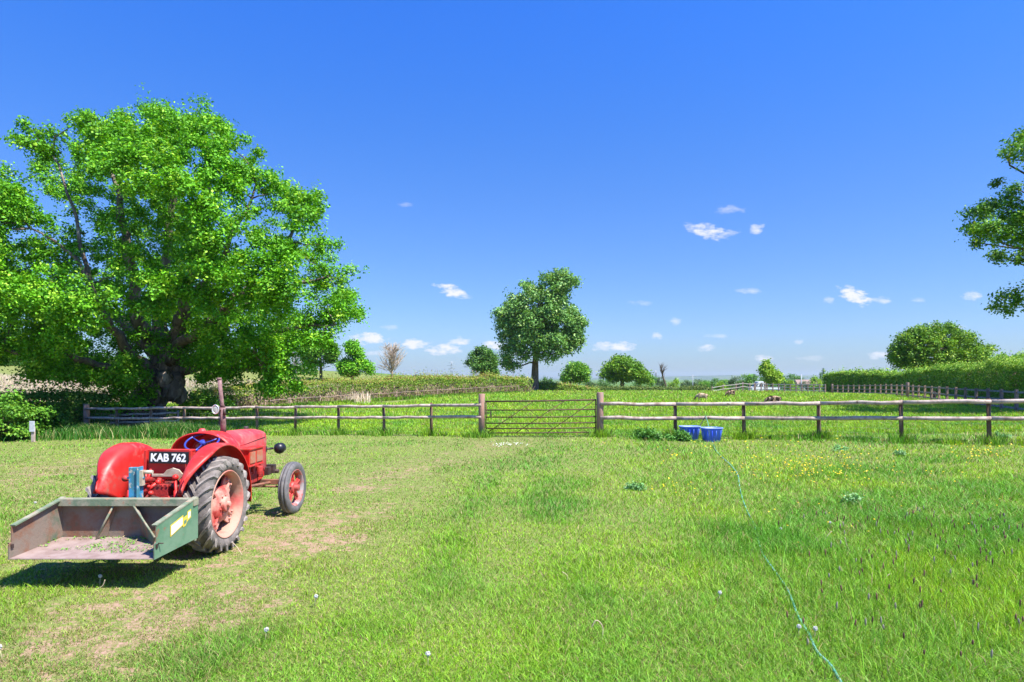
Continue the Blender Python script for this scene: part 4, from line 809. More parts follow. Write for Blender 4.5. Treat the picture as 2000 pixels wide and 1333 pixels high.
def front_wheel(side):
    s = side; mb = MB(); n = 90; o_ = []
    for i in range(n):
        a = 2 * math.pi * i / n; k = math.cos(5 * a); r = .165 + .055 * max(-1, min(1, k * 2.2)); o_.append((math.cos(a) * r, math.sin(a) * r))
    M1 = Matrix(((0, 0, s, 0), (1, 0, 0, 0), (0, 1, 0, 0), (0, 0, 0, 1)))
    mb.prism(o_, .012, M1 @ Matrix.Translation((0, 0, .0)))
    mb.lathe([(s*.01, .095), (s*.04, .085), (s*.045, .05), (s*.10, .045), (s*.11, .0005)], 24, 'x')
    for k in range(5):
        a = k * 2 * math.pi / 5; mb.cyl((s*.01, .12*math.cos(a), .12*math.sin(a)), (s*.035, .12*math.cos(a), .12*math.sin(a)), .012, 6)
        mb.tube([(s*.02, .08*math.cos(a), .08*math.sin(a)), (s*.02, .215*math.cos(a), .215*math.sin(a))], .014, 6)
    w = mb.build('front_wheel', M_frontred, T, (s * (.70 - .075), WB, FR), (.4, 0, -.04), bevel=.002)
    rm = MB(); rm.lathe([(s*.06, .272), (s*.066, .264), (s*.05, .25), (s*.02, .235), (-s*.03, .235), (-s*.06, .264), (-s*.055, .272), (0, .24), (s*.055, .272)], 48, 'x'); rm.build('rim', M_frontrim, w)
    ty = MB(); h = .075
    ty.lathe([(-h*.75, .262), (-h, .30), (-h*.98, .338), (-h*.82, .362), (-h*.72, .372), (-h*.46, .379), (-h*.42, .366), (-h*.3, .366), (-h*.26, .383), (h*.26, .383), (h*.3, .366), (h*.42, .366), (h*.46, .379), (h*.72, .372), (h*.82, .362), (h*.98, .338), (h, .30), (h*.75, .262)], 72, 'x'); ty.build('tyre', M_ftyre, w); return w
for sd in (1, -1): front_wheel(sd)
# fenders
def fender(s):
    RF = .70; a0, a1, n = math.radians(-6), math.radians(158), 40; mb = MB(); rows = []
    for i in range(n + 1):
        a = a0 + (a1 - a0) * i / n; t = i / n      # a: 0 forward, 180 backward
        tail = ramp(a, math.radians(112), math.radians(158)); tail = float(tail)
        xo = .635 - .16 * tail; xi = .40; cy = .02; cz = .5
        R1 = RF + .045 * math.sin(a); rows.append([])
        for (x, r) in ((xo, R1 - .028), (xo - .004, R1 - .012), (xo - .03, R1), (xi + .09, R1 + .004), (xi + .04, R1 - .012), (xi + .012, R1 - .045), (xi, R1 - .09), (xi - .005, R1 - .30), (xi - .005, max(.16, R1 - .50))):
            yy = cy + math.cos(a) * r; zz = cz + math.sin(a) * r
            rows[-1].append((s * x, yy, max(zz, .44)))
    k = len(rows[0]); vs = [p for r_ in rows for p in r_]; fs = [(i*k+j, i*k+j+1, (i+1)*k+j+1, (i+1)*k+j) for i in range(n) for j in range(k-1)]
    mb.add(vs, fs, 0, True)
    o = mb.build('fender', M_red, T); sm = o.modifiers.new('solid', 'SOLIDIFY'); sm.thickness = .007; sm.offset = 0
    return o
for sd in (1, -1): fender(sd)
# bonnet: lofted sections
def loft(secs, name, m, parent=T, cap=True, smooth=True):
    mb = MB(); k = len(secs[0]); vs = [p for s_ in secs for p in s_]; fs = [(i*k+j, i*k+(j+1) % k, (i+1)*k+(j+1) % k, (i+1)*k+j) for i in range(len(secs)-1) for j in range(k)]
    if cap: fs += [tuple(range(k))[::-1], tuple((len(secs)-1)*k + j for j in range(k))]
    mb.add(vs, fs, 0, smooth); return mb
def bsec(y, w, zs, zt, zb):
    pts = [(-w, zb), (-w, zs - .01), (-w * .985, zs)]
    for i in range(1, 10):
        a = math.pi * i / 10; pts.append((-w * .985 * math.cos(a), zs + (zt - zs) * math.sin(a) ** .75))
    pts += [(w * .985, zs), (w, zs - .01), (w, zb)]
    return [(x, y, z) for x, z in pts]
secs = [bsec(.98, .21, 1.06, 1.29, .96), bsec(1.4, .205, 1.10, 1.285, .9), bsec(1.8, .20, 1.13, 1.272, .86), bsec(2.1, .195, 1.145, 1.255, .66), bsec(2.2, .19, 1.14, 1.235, .60), bsec(2.235, .175, 1.11, 1.205, .62)]
mbn = loft(secs, 'bonnet', M_red); bon = mbn.build('bonnet', M_redfaded, T); b_ = bon.modifiers.new('bevel', 'BEVEL'); b_.width = .006; b_.segments = 2; b_.limit_method = 'ANGLE'
mb = MB(); mb.lathe([(1.265, .035), (1.295, .035), (1.30, .028), (1.30, .0005)], 18, 'z', (-.02, 1.98, 0)); mb.build('radiator_cap', M_dark, bon)
mb = MB(); mb.tube([(.202, 1.02, 1.075), (.207, 1.5, 1.10), (.204, 1.85, 1.125), (.20, 2.14, 1.14)], .006, 6); mb.build('trim_strip', M_redfaded, bon)
mb = MB(); mb.box((0, 2.245, .9), (.30, .02, .52)); 
for k in range(9): mb.box((0, 2.258, .68 + k * .055), (.27, .012, .014))
mb.build('grille', M_dark, T)
mb = MB(); mb.prism([(1.15, .62), (1.2, .97), (2.08, .97), (2.2, .58), (2.08, .52), (1.6, .47)], .36, Matrix(((0, 0, 1, -.18), (1, 0, 0, 0), (0, 1, 0, 0), (0, 0, 0, 1)))); mb.build('side_panel', M_red, T, bevel=.01)
# battery / tool box on the right side
mb = MB(); mb.box((.27, 1.52, .915), (.13, .44, .22)); mb.box((.272, 1.52, 1.034), (.16, .48, .022)); mb.box((.27, 1.52, .80), (.15, .46, .02)); tb = mb.build('tool_box', M_red, T, bevel=.004)
mb = MB(); mb.box((.34, 1.62, .915), (.012, .18, .15)); mb.box((.34, 1.40, .915), (.012, .16, .15)); mb.build('box_panel', mat('orange_rust_panel', (.48, .13, .06), .7, (.4, .2, .12), 12), tb)
mb = MB(); mb.box((0, 1.4, .66), (.34, .9, .36)); mb.box((.14, 1.55, .6), (.18, .5, .16)); mb.cyl((.2, 1.2, .78), (.2, 1.75, .78), .04, 12); 
for k in range(4): mb.box((.2, 1.25 + k * .14, .72), (.09, .06, .14))
mb.cyl((.24, 1.85, .58), (.24, 1.85, .74), .05, 12); mb.build('engine', M_redcast, T, bevel=.01)
mb = MB(); mb.box((.1, 2.2, .62), (.30, .12, .12)); mb.box((.22, 2.28, .64), (.14, .1, .13)); mb.cyl((.1, 2.3, .6), (.34, 2.3, .6), .03, 10); mb.build('front_bracket', M_dark, T, bevel=.008)
mb = MB(); mb.box((0, .72, .6), (.34, .8, .34)); mb.box((0, .2, .62), (.42, .56, .44)); mb.cyl((0, -.02, .6), (0, -.2, .6), .16, 20); mb.box((0, -.1, .78), (.34, .2, .12)); mb.build('gearbox', M_redcast, T, bevel=.02)
mb = MB(); mb.lathe([(-.52, .075), (-.48, .10), (-.25, .11), (-.2, .19), (.2, .19), (.25, .11), (.48, .10), (.52, .075)], 24, 'x', (0, 0, RR)); mb.build('rear_axle', M_redcast, T)
for s in (-1, 1):
    mb = MB(); mb.lathe([(s*.44, .0005), (s*.44, .30), (s*.50, .315), (s*.515, .30), (s*.515, .0005)], 40, 'x', (0, 0, RR)); mb.build('wheel_shadow_disc', M_dark, T)  # dark disc behind the wheel openings, stands in for shadow seen through them
mb = MB(); mb.box((0, WB, .47), (1.12, .075, .075)); 
for s in (-1, 1): mb.cyl((s*.56, WB, .32), (s*.56, WB, .56), .032, 12); mb.cyl((s*.56, WB, FR), (s*.66, WB, FR), .03, 12)
mb.tube([(-.5, WB - .12, .42), (.5, WB - .12, .42)], .016, 8); mb.tube([(.3, WB, .46), (.14, 1.2, .5)], .022, 8); mb.build('front_axle', mat('axle_brown', (.28, .12, .07), .7, (.16, .08, .05), 10), T, bevel=.005)
mb = MB()      # footplates
for s in (-1, 1): mb.box((s*.3, .72, .52), (.28, .6, .014)); mb.box((s*.30, .95, .62), (.05, .1, .2))
mb.build('footplate', M_redcast, T)
# scuttle cowl around the steering wheel
def arch(y, w, z0, zt, x0=.085):
    P_ = [(x0 - w, y, z0)]
    for i in range(0, 21):
        a = math.pi * i / 20; P_.append((x0 - w * math.cos(a), y, z0 + .10 + (zt - z0 - .10) * math.sin(a) ** .8))
    P_.append((x0 + w, y, z0)); return P_
S_ = [arch(.50, .38, .93, 1.325), arch(.62, .385, .90, 1.335), arch(.80, .36, .86, 1.33), arch(.95, .29, .86, 1.31), arch(1.02, .23, .86, 1.30)]
mb = MB(); k = len(S_[0]); vs = [p for s_ in S_ for p in s_]; mb.add(vs, [(i*k+j, i*k+j+1, (i+1)*k+j+1, (i+1)*k+j) for i in range(len(S_)-1) for j in range(k-1)], 0, True)
cw_ = mb.build('cowl', M_red, T); sm = cw_.modifiers.new('solid', 'SOLIDIFY'); sm.thickness = .008; sm.offset = 0
mb = MB(); mb.tube([tuple(Vector(p) + Vector((0, -.004, 0))) for p in arch(.50, .38, .93, 1.325)], .010, 8); mb.build('rolled_edge', M_red, cw_)
mb = MB(); mb.lathe([(1.30, .05), (1.335, .048), (1.36, .03), (1.365, .0005)], 18, 'z', (-.03, .75, 0)); mb.build('fuel_cap', M_redfaded, cw_)
mb = MB(); P_ = arch(.86, .325, .86, 1.29); mb.add(P_, [tuple(range(len(P_)))], 0); dsh = mb.build('dashboard', M_redfaded, T)
for (x, z_, r) in ((-.12, 1.12, .045), (.0, 1.16, .05), (.2, 1.13, .05), (.12, 1.03, .03), (-.05, 1.03, .028), (.26, 1.05, .025)):
    mb = MB(); mb.lathe([(.85, r), (.835, r), (.83, r * .85), (.838, r * .8), (.838, .0005)], 20, 'y', (x, 0, z_)); mb.build('gauge', M_cream if r > .04 else M_dark, dsh)
mb = MB(); sc_ = Vector((.145, .42, 1.225)); tl = Matrix.Translation(sc_) @ Euler((math.radians(27), 0, math.radians(2))).to_matrix().to_4x4()
ring = [(tl @ Vector((.195 * math.cos(a), .195 * math.sin(a), 0))) for a in [2 * math.pi * i / 40 for i in range(41)]]; mb.tube(ring, .0115, 8, cap=False)
for a in (.5, 2.6, 4.71): mb.tube([tl @ Vector((0, 0, -.03)), tl @ Vector((.1 * math.cos(a), .1 * math.sin(a), -.02)), tl @ Vector((.192 * math.cos(a), .192 * math.sin(a), 0))], .008, 6)
mb.tube([tl @ Vector((0, 0, -.045)), tl @ Vector((0, 0, .012))], [.04, .03], 14); swo = mb.build('steering_wheel', M_blue, T)
mb = MB(); mb.tube([tl @ Vector((0, 0, -.04)), tl @ Vector((0, 0, -.5))], .022, 10); mb.build('steering_column', M_dark, swo)
# seat, back board and number plate
mb = MB(); mb.box((.08, -.18, 1.02), (.54, .03, .33)); mb.box((.08, -.16, 1.185), (.56, .07, .022)); mb.box((.08, -.02, .93), (.52, .32, .06)); mb.box((-.18, -.17, 1.02), (.03, .1, .34)); mb.box((.34, -.17, 1.02), (.03, .1, .34)); mb.build('seat', M_red, T, bevel=.006)
mb = MB(); mb.box((0, 0, 0), (.455, .012, .135)); pl = mb.build('number_plate', M_plate, T, (.105, -.235, 1.108), (math.radians(-4), math.radians(.8), 0), bevel=.002)
def lettering(txt, h, name, m, parent, loc, rot, width=None, ext=.0015, bold=.012):
    c = bpy.data.curves.new(name, 'FONT'); c.body = txt; c.size = h / .7; c.extrude = ext; c.offset = bold * h; c.align_x = 'CENTER'; c.align_y = 'CENTER'
    o = bpy.data.objects.new(name + '_tmp', c); COL.objects.link(o); bpy.context.view_layer.update(); me_ = bpy.data.meshes.new_from_object(o.evaluated_get(bpy.context.evaluated_depsgraph_get())); me_.name = name
    bpy.data.objects.remove(o)
    if width:
        xs = [v_.co.x for v_ in me_.vertices]; ys_ = [v_.co.y for v_ in me_.vertices]; f = width / (max(xs) - min(xs)); fy = h / (max(ys_) - min(ys_)); cx = (max(xs) + min(xs)) / 2; cy = (max(ys_) + min(ys_)) / 2
        for v_ in me_.vertices: v_.co.x = (v_.co.x - cx) * f; v_.co.y = (v_.co.y - cy) * fy
    me_.materials.clear(); return link(name, me_, parent, m, loc, rot)
lettering('KAB 762', .096, 'plate_lettering', M_white, pl, (0, -.0085, 0), (math.radians(90), 0, 0), width=.405, bold=.045)
mb = MB(); P_ = [(-.22, .0), (-.09, .0), (-.05, .045), (.02, .07), (.09, .05), (.13, .005), (.30, .0), (.30, -.035), (.12, -.035), (.09, -.075), (.02, -.03), (-.22, -.03)]
mb.prism(P_, .02, Matrix.Translation((.16, -.27, .93)) @ Euler((math.radians(90), 0, 0)).to_matrix().to_4x4()); mb.build('drawbar_guard', M_cream, T, bevel=.004)
# linkage
mb = MB(); mb.tube([(-.02, -.22, .84), (-.1, -.42, .90), (-.15, -.62, .93)], .028, 10); mb.ball((-.02, -.22, .84), .04, 8); mb.ball((-.15, -.62, .93), .035, 8); mb.tube([(-.05, -.32, .865), (-.12, -.5, .915)], .038, 10); mb.build('top_link', M_redcast, T)
for s in (-1, 1):
    mb = MB(); mb.tube([(s*.2, -.05, .48), (s*.3, -.4, .46), (s*.34, -.72, .46)], .024, 8, flat=1.6); mb.ball((s*.34, -.72, .46), .036, 8); la = mb.build('lower_arm', M_redcast, T)
    mb = MB(); mb.tube([(s*.16, -.12, .86), (s*.24, -.34, .9)], .026, 8); mb.tube([(s*.24, -.34, .9), (s*.29, -.4, .5)], .016, 8); mb.ball((s*.24, -.34, .9), .035, 8); mb.tube([(s*.262, -.365, .76), (s*.275, -.385, .6)], .026, 8); mb.build('lift_rod', M_red, T)
mb = MB(); mb.box((-.02, -.26, .72), (.34, .14, .2)); mb.cyl((-.02, -.3, .56), (-.02, -.42, .56), .045, 12); mb.cyl((-.2, -.3, .66), (.2, -.3, .66), .035, 12); mb.box((.12, -.3, .55), (.1, .14, .1)); mb.tube([(.3, -.2, .62), (.1, -.45, .52)], .014, 6); mb.tube([(-.3, -.2, .7), (-.05, -.45, .56)], .014, 6)
for k in range(7): mb.cyl((-.16 + .05 * k, -.34, .80), (-.16 + .05 * k, -.325, .80), .012, 6)
mb.box((.28, -.22, .72), (.12, .1, .06)); mb.box((-.22, -.24, .84), (.08, .12, .05)); mb.cyl((.06, -.42, .66), (.30, -.42, .66), .02, 8); mb.build('hitch_frame', M_redcast, T, bevel=.004)
for (x, y, z_, dx, h_) in ((-.27, -.2, .86, -.02, .22), (.05, -.24, .84, .01, .12), (.34, -.3, .62, .03, .16)):
    mb = MB(); mb.tube([(x, y, z_ - .1), (x + dx, y - .02, z_ + h_ - .1)], .009, 6); mb.ball((x + dx, y - .02, z_ + h_ - .1), .022, 7); mb.build('lever', M_red if x > 0 else M_dark, T)
# pipes, rods and dark plates standing in for shaded gaps between the fenders
mb = MB()
for (a, b, r) in (((-.18, -.2, .98), (-.14, -.28, .62), .018), ((-.10, -.24, .98), (-.13, -.3, .74), .012), ((-.30, -.1, .60), (-.05, -.36, .80), .014), ((-.12, -.38, .72), (.02, -.3, .84), .022), ((-.20, -.3, .55), (.02, -.44, .74), .02), ((.22, -.2, .9), (.30, -.34, .58), .016), ((.0, -.34, .62), (.24, -.36, .60), .024), ((-.24, -.25, .8), (-.2, -.32, .5), .024)): mb.tube([a, b], r, 8); mb.ball(b, r * 1.5, 6)
mb.build('lift_linkage', M_red, T)
mb = MB()
for (a, b, r) in (((-.06, -.36, .70), (.14, -.40, .66), .02), ((.10, -.25, .80), (.26, -.25, .78), .03), ((-.2, -.36, .60), (-.1, -.46, .50), .018), ((.1, -.2, .5), (.4, -.2, .5), .03), ((-.14, -.4, .9), (-.05, -.4, .9), .014)): mb.tube([a, b], r, 8)
mb.box((.12, -.16, .80), (.42, .05, .10)); mb.box((0, -.12, .62), (.5, .05, .26)); mb.build('rods_and_dark_gaps', M_dark, T, bevel=.004)
# exhaust with muffler, lamp
mb = MB(); mb.tube([(.115, 1.02, 1.22), (.112, 1.01, 1.62)], .036, 16); mb.tube([(.112, 1.01, 1.62), (.105, 1.0, 1.66), (.075, .99, 2.0)], [.034, .026, .026], 14); mb.tube([(.074, .99, 1.985), (.073, .99, 2.012)], .030, 14); ex = mb.build('exhaust_pipe', M_exh, T)
mb = MB(); mb.tube([(.15, .985, 1.52), (.145, .985, 1.60)], [.02, .016], 8); mb.build('pipe_clamp', M_dark, ex)
mb = MB(); mb.tube([(.08, .93, 1.60), (.10, .99, 1.58)], .012, 8); mb.lathe([(-.03, .012), (-.02, .034), (0, .048)], 24, 'y', (.075, .91, 1.60)); lm = mb.build('work_lamp', M_dark, T)
for i in range(len(lm.data.vertices)): pass
mb = MB(); R_ = [Vector((.043 * math.cos(a) + .075, .885, 1.60 + .056 * math.sin(a))) for a in [2 * math.pi * i / 28 for i in range(29)]]; mb.tube(R_, .007, 8, cap=False); mb.build('lamp_rim', M_chrome, lm)
mb = MB(); mb.ball((.075, .892, 1.60), 1, 10, sc=(.042, .012, .055)); mb.build('lamp_glass', M_glass, lm)
mb = MB(); c_l = Vector((.325, 2.36, .94)); mb.ball(c_l, .085, 12); hl_ = mb.build('headlamp', M_black, T)
mb = MB(); mb.tube([(.17, 2.2, .945), (.25, 2.3, .945)], .016, 8); mb.box((.18, 2.2, .945), (.03, .05, .08)); mb.build('lamp_bracket', M_dark, hl_)
mb = MB(); mb.lathe([(.0, .08), (.012, .072), (.02, .0005)], 24, 'y', tuple(c_l + Vector((0, .06, 0)))); mb.build('lamp_glass', M_glass, hl_)

# ------------------------------------------------------------------ transport box on the linkage
YR, YF = 6.87, 6.17
K = empty('transport_box', (-4.05, YR, .30), math.radians(0)); tag(K, 'rusty green steel transport box carried low behind the red tractor', 'transport box')
XL, XR = at(122, 0, YR).x + 4.05, at(384, 0, YR).x + 4.05
XLf, XRf = at(18, 0, YF).x + 4.05, at(300, 0, YF).x + 4.05
d_ = YF - YR; zfR, zfF = .34 - .30, .305 - .30; zt = at(0, 973, YR).z - .30; ztf = at(0, 1030, YF).z - .30
mb = MB(); vs = [(XL, 0, zfR), (XR, 0, zfR), (XRf, d_, zfF), (XLf, d_, zfF)]; mb.add(vs + [(x, y, z_ - .008) for x, y, z_ in vs], [(0, 1, 2, 3), (7, 6, 5, 4), (0, 4, 5, 1), (1, 5, 6, 2), (2, 6, 7, 3), (3, 7, 4, 0)]); mb.build('floor_panel', M_boxfloor, K)
mb = MB(); vs = [(XL, .004, zfR - .008), (XR, .004, zfR - .008), (XR, .004, zt - .03), (XL, .004, zt - .03)]; mb.add(vs + [(x, y + .01, z_) for x, y, z_ in vs], [(0, 1, 2, 3), (7, 6, 5, 4), (0, 4, 5, 1), (1, 5, 6, 2), (2, 6, 7, 3), (3, 7, 4, 0)]); mb.build('back_panel', M_boxin, K)
def side(s):
    xr, xf = (XL, XLf) if s < 0 else (XR, XRf); o = .009 * s; fl = .0
    zz = lambda t, top: 0
    P_ = [(xr, .012, zfR - .01), (xf, d_ - .004, zfF - .01), (xf, d_ - .004, zfF + .135), (xf + .0, d_ + .03, zfF + .15), (xf, d_ + .03, ztf), (xr, .012, zt)]
    mb = MB(); n_ = len(P_); vs = P_ + [(x + o, y, z_) for x, y, z_ in P_]; mb.add(vs, [tuple(range(n_)), tuple(range(n_, 2*n_))[::-1]] + [(i, (i+1) % n_, n_ + (i+1) % n_, n_ + i) for i in range(n_)])
    p = mb.build('side_panel', [M_boxin, M_boxgreen], K)
    for f in p.data.polygons:
        if f.normal.x * s > .5: f.material_index = 1
    mb = MB(); a, b = Vector((xr - s * .012, .0, zt)), Vector((xf - s * .012, d_ + .03, ztf)); v_ = b - a; mb.box((a + b) / 2 + Vector((0, 0, .008)), (.05, v_.length, .014), (math.atan2(-v_.z, -v_.y), 0, math.atan2(v_.x, -v_.y) )); mb.build('flange', M_boxbeam, p)
    mb = MB(); mb.box((xf + s * .004, d_ + .03, zfF + .11), (.03, .03, .04)); mb.cyl((xf, d_ + .06, zfF + .13), (xf + s * .06, d_ + .06, zfF + .13), .006, 8); mb.build('catch', M_dark, p)
    return p
sl_, sr_ = side(-1), side(1)
mb = MB(); mb.box(((XL + XR) / 2, -.032, zt - .035), (XR - XL + .03, .095, .075)); mb.build('top_beam', M_boxbeam, K, bevel=.004)
xm = (XL + XR) / 2 + .02
for s, q in ((-1, [(-.087, -.06, zt - .06), (-.087, -.004, zt - .06), (-.20, -.004, zfR + .01), (-.25, -.09, zfR + .006)]), (1, [(.11, -.06, zt - .06), (.11, -.004, zt - .06), (.19, -.004, zfR + .008), (.43, -.26, zfF + .02), (.47, -.30, zfF + .10)])):
    mb = MB(); q = [Vector(p) for p in q]; n_ = len(q); wv = Vector((.008, 0, 0)); vs = [p - wv for p in q] + [p + wv for p in q]; mb.add(vs, [tuple(range(n_)), tuple(range(n_, 2*n_))[::-1]] + [(i, (i+1) % n_, n_ + (i+1) % n_, n_ + i) for i in range(n_)])
    bo = mb.build('brace', M_boxin, K); mb = MB(); mb.tube([q[0], q[-1]], .011, 6); mb.build('brace_edge', M_boxbeam, bo)
mx_ = at(263, 0, 6.93).x + 4.05
mb = MB(); mb.box((mx_, .05, zt + .12), (.092, .05, .39)); mb.box((mx_ + .055, .06, zt + .14), (.012, .12, .36)); mb.cyl((mx_ - .08, .06, zt + .2), (mx_ + .1, .06, zt + .2), .011, 8); ms = mb.build('mast', M_mast, K, bevel=.006)
mb = MB(); mb.box((mx_ + .075, .07, zt + .2), (.03, .06, .16)); mb.cyl((mx_ + .06, .08, zt + .26), (mx_ + .18, .08, zt + .26), .02, 8); mb.build('mast_bracket', M_cream, ms)
mb = MB()
for x in (XL + .2, XR - .2): mb.box((x, .04, .2), (.06, .06, .34))
mb.box((0, .06, zfR - .03), (XR - XL, .05, .05)); mb.build('under_frame', M_boxbeam, K)
# decal of a small trailer shape on the right side
nrm = (Vector((XRf, d_, 0)) - Vector((XR, 0, 0))).normalized()
def dec(u0, v0): # u along the side from rear (0) to front (1), v height 0..1 at that place
    x = XR + (XRf - XR) * u0; y = d_ * u0; zb = zfR + (zfF - zfR) * u0; zt_ = zt + (ztf - zt) * u0; return Vector((x, y, zb + (zt_ - zb) * v0))
def decal(poly, t0, m, nm):
    mb = MB(); P_ = [dec(u, v_) for u, v_ in poly]; n_ = len(P_); e0 = Vector((t0, 0, 0)); e1 = Vector((t0 + .0012, 0, 0)); mb.add([p + e0 for p in P_] + [p + e1 for p in P_], [tuple(range(n_)), tuple(range(n_, 2*n_))[::-1]] + [(i, (i+1) % n_, n_ + (i+1) % n_, n_ + i) for i in range(n_)]); return mb.build(nm, m, sr_)
decal([(.66, .40), (.66, .74), (.36, .80), (.36, .72), (.26, .74), (.26, .82), (.17, .83), (.17, .62), (.26, .56), (.30, .48), (.36, .46), (.37, .52)], .0105, M_yellow, 'decal_outline')
decal([(.64, .44), (.64, .70), (.385, .755), (.385, .56)], .0125, M_white, 'decal_block')
decal([(.245, .62), (.245, .78), (.19, .79), (.19, .66)], .0125, M_white, 'decal_block')
decal([(.345, .53), (.345, .63), (.285, .64), (.285, .55)], .0125, M_boxgreen, 'decal_block')
# grass clippings lying in the box
n = 1900; u = rng.random(n); w_ = rng.random(n); pick = fbm(u * 3, w_ * 3 + 5, .45, 3); kk = (((pick > .60) & (w_ < .8)) | ((u > .52) & (u < .93) & (w_ < .55) & (pick > .44)) | ((w_ < .14) & (u > .1) & (rng.random(n) < .45))) ; u, w_ = u[kk], w_[kk]; n = len(u)
Xc = (XL + (XLf - XL) * w_) * (1 - u) + (XR + (XRf - XR) * w_) * u - 4.05; Yc = YR + d_ * w_ * .93 - .02; Zc = .30 + zfR + (zfF - zfR) * w_ + .006 + rng.random(n) * .012
nr = rng.normal(size=(n, 3)) * .4 + np.array([0, 0, 1]); nr /= np.linalg.norm(nr, axis=1)[:, None]
V, F, C = leafcloud(np.stack([Xc, Yc, Zc], -1), nr, rng.uniform(.006, .02, n), np.where((rng.random(n) < .22)[:, None], np.array([.42, .36, .2]), np.array([.16, .42, .04])) * rng.uniform(.7, 1.2, (n, 1)), asp=.35)
tag(link('grass_clippings', np_mesh('grass_clippings', V, [F], C), None, M_clip), 'green grass clippings lying on the floor of the transport box', 'clippings', kind='stuff')

# ------------------------------------------------------------------ blue tubs and hose
def tub(px, Y, lab):
    x = hp(px, Y); z = G(x, Y); r = empty('water_tub', (x, Y, z), random.uniform(-.1, .1)); tag(r, lab, 'tub', 'blue water tubs by the fence')
    def sec(hw, z_, n=28):
        o = []
        for i in range(n):
            a = 2 * math.pi * i / n; c, s_ = math.cos(a), math.sin(a); q = (abs(c) ** 4 + abs(s_) ** 4) ** -.25; o.append((hw * c * q, hw * .72 * s_ * q, z_))
        return o
    S2 = [sec(.25, 0), sec(.31, .40), sec(.335, .42), sec(.335, .45), sec(.305, .45), sec(.295, .40), sec(.24, .02)]
    mb = MB(); k = 28; vs = [p for s_ in S2 for p in s_]; mb.add(vs, [(i*k+j, i*k+(j+1) % k, (i+1)*k+(j+1) % k, (i+1)*k+j) for i in range(6) for j in range(k)] + [tuple(range(k)), tuple(6*k+j for j in range(k))], 0, True); b = mb.build('body', M_tub, r)
    rb = MB()
    for i in range(0, k, 2):
        a, c = S2[0][i], S2[1][i]; rb.tube([(a[0]*1.005, a[1]*1.005, .03), (c[0]*1.005, c[1]*1.005, .39)], .009, 5)
    rb.build('rib', M_tub, b)
    mb = MB(); q = sec(.335, .452); mb.tube(q + [q[0]], .016, 6, cap=False); mb.build('rim', M_tubrim, b)
    mb = MB(); wv_ = sec(.27, .30); mb.add(wv_, [tuple(range(k))]); mb.build('water', M_win, r); return r
tub(1347, 22.15, 'blue plastic tub with a black hose dropping in, nearer the gate'); tub(1390, 21.45, 'blue plastic tub standing clear in front of the fence, hose across it')
def gpt(px, py):    # pixel on the ground -> world
    Y = 2 * FPX / (py - HY)
    for _ in range(6): Y = (2 - G((px - 1000) / FPX * Y, Y)) * FPX / (py - HY)
    x = (px - 1000) / FPX * Y; return Vector((x, Y, G(x, Y)))
HPx = [(1394, 872), (1398, 882), (1412, 897), (1428, 912), (1441, 930), (1444, 950), (1450, 976), (1461, 1005), (1474, 1030), (1480, 1058), (1488, 1082), (1504, 1108), (1520, 1128), (1536, 1152), (1547, 1180), (1560, 1212), (1580, 1245), (1596, 1280), (1622, 1308), (1644, 1345), (1660, 1370)]
ctl = [at(1378, 813, 22.42), at(1383, 828, 22.1), at(1386, 848, 21.6), at(1392, 866, 21.1)]
gpn = [gpt(*p) + Vector((0, 0, .026 + random.uniform(-.012, .008))) for p in HPx]; hpnt = ctl + gpn
def smoothpath(P_, m=5):
    out = []
    for i in range(len(P_) - 1):
        p0, p1, p2, p3 = P_[max(i-1, 0)], P_[i], P_[i+1], P_[min(i+2, len(P_)-1)]
        for k in range(m):
            t_ = k / m; out.append(.5 * ((2*p1) + (p2-p0)*t_ + (2*p0-5*p1+4*p2-p3)*t_**2 + (3*p1-p0-3*p2+p3)*t_**3))
    out.append(P_[-1]); return out
pp = smoothpath(hpnt); mb = MB(); mb.tube(pp, .0105, 8); hz_ = mb.build('garden_hose', M_hose); tag(hz_, 'green hose looped over the lower rail and trailing down the field', 'hose')
mb = MB(); mb.tube(smoothpath([at(1378, 813, 22.44), at(1373, 822, 22.42), at(1366, 834, 22.3), at(1360, 846, 22.18)]), .014, 8); tag(mb.build('drinker_hose', M_hoseblk), 'short black hose from the lower rail into the nearer tub', 'hose')

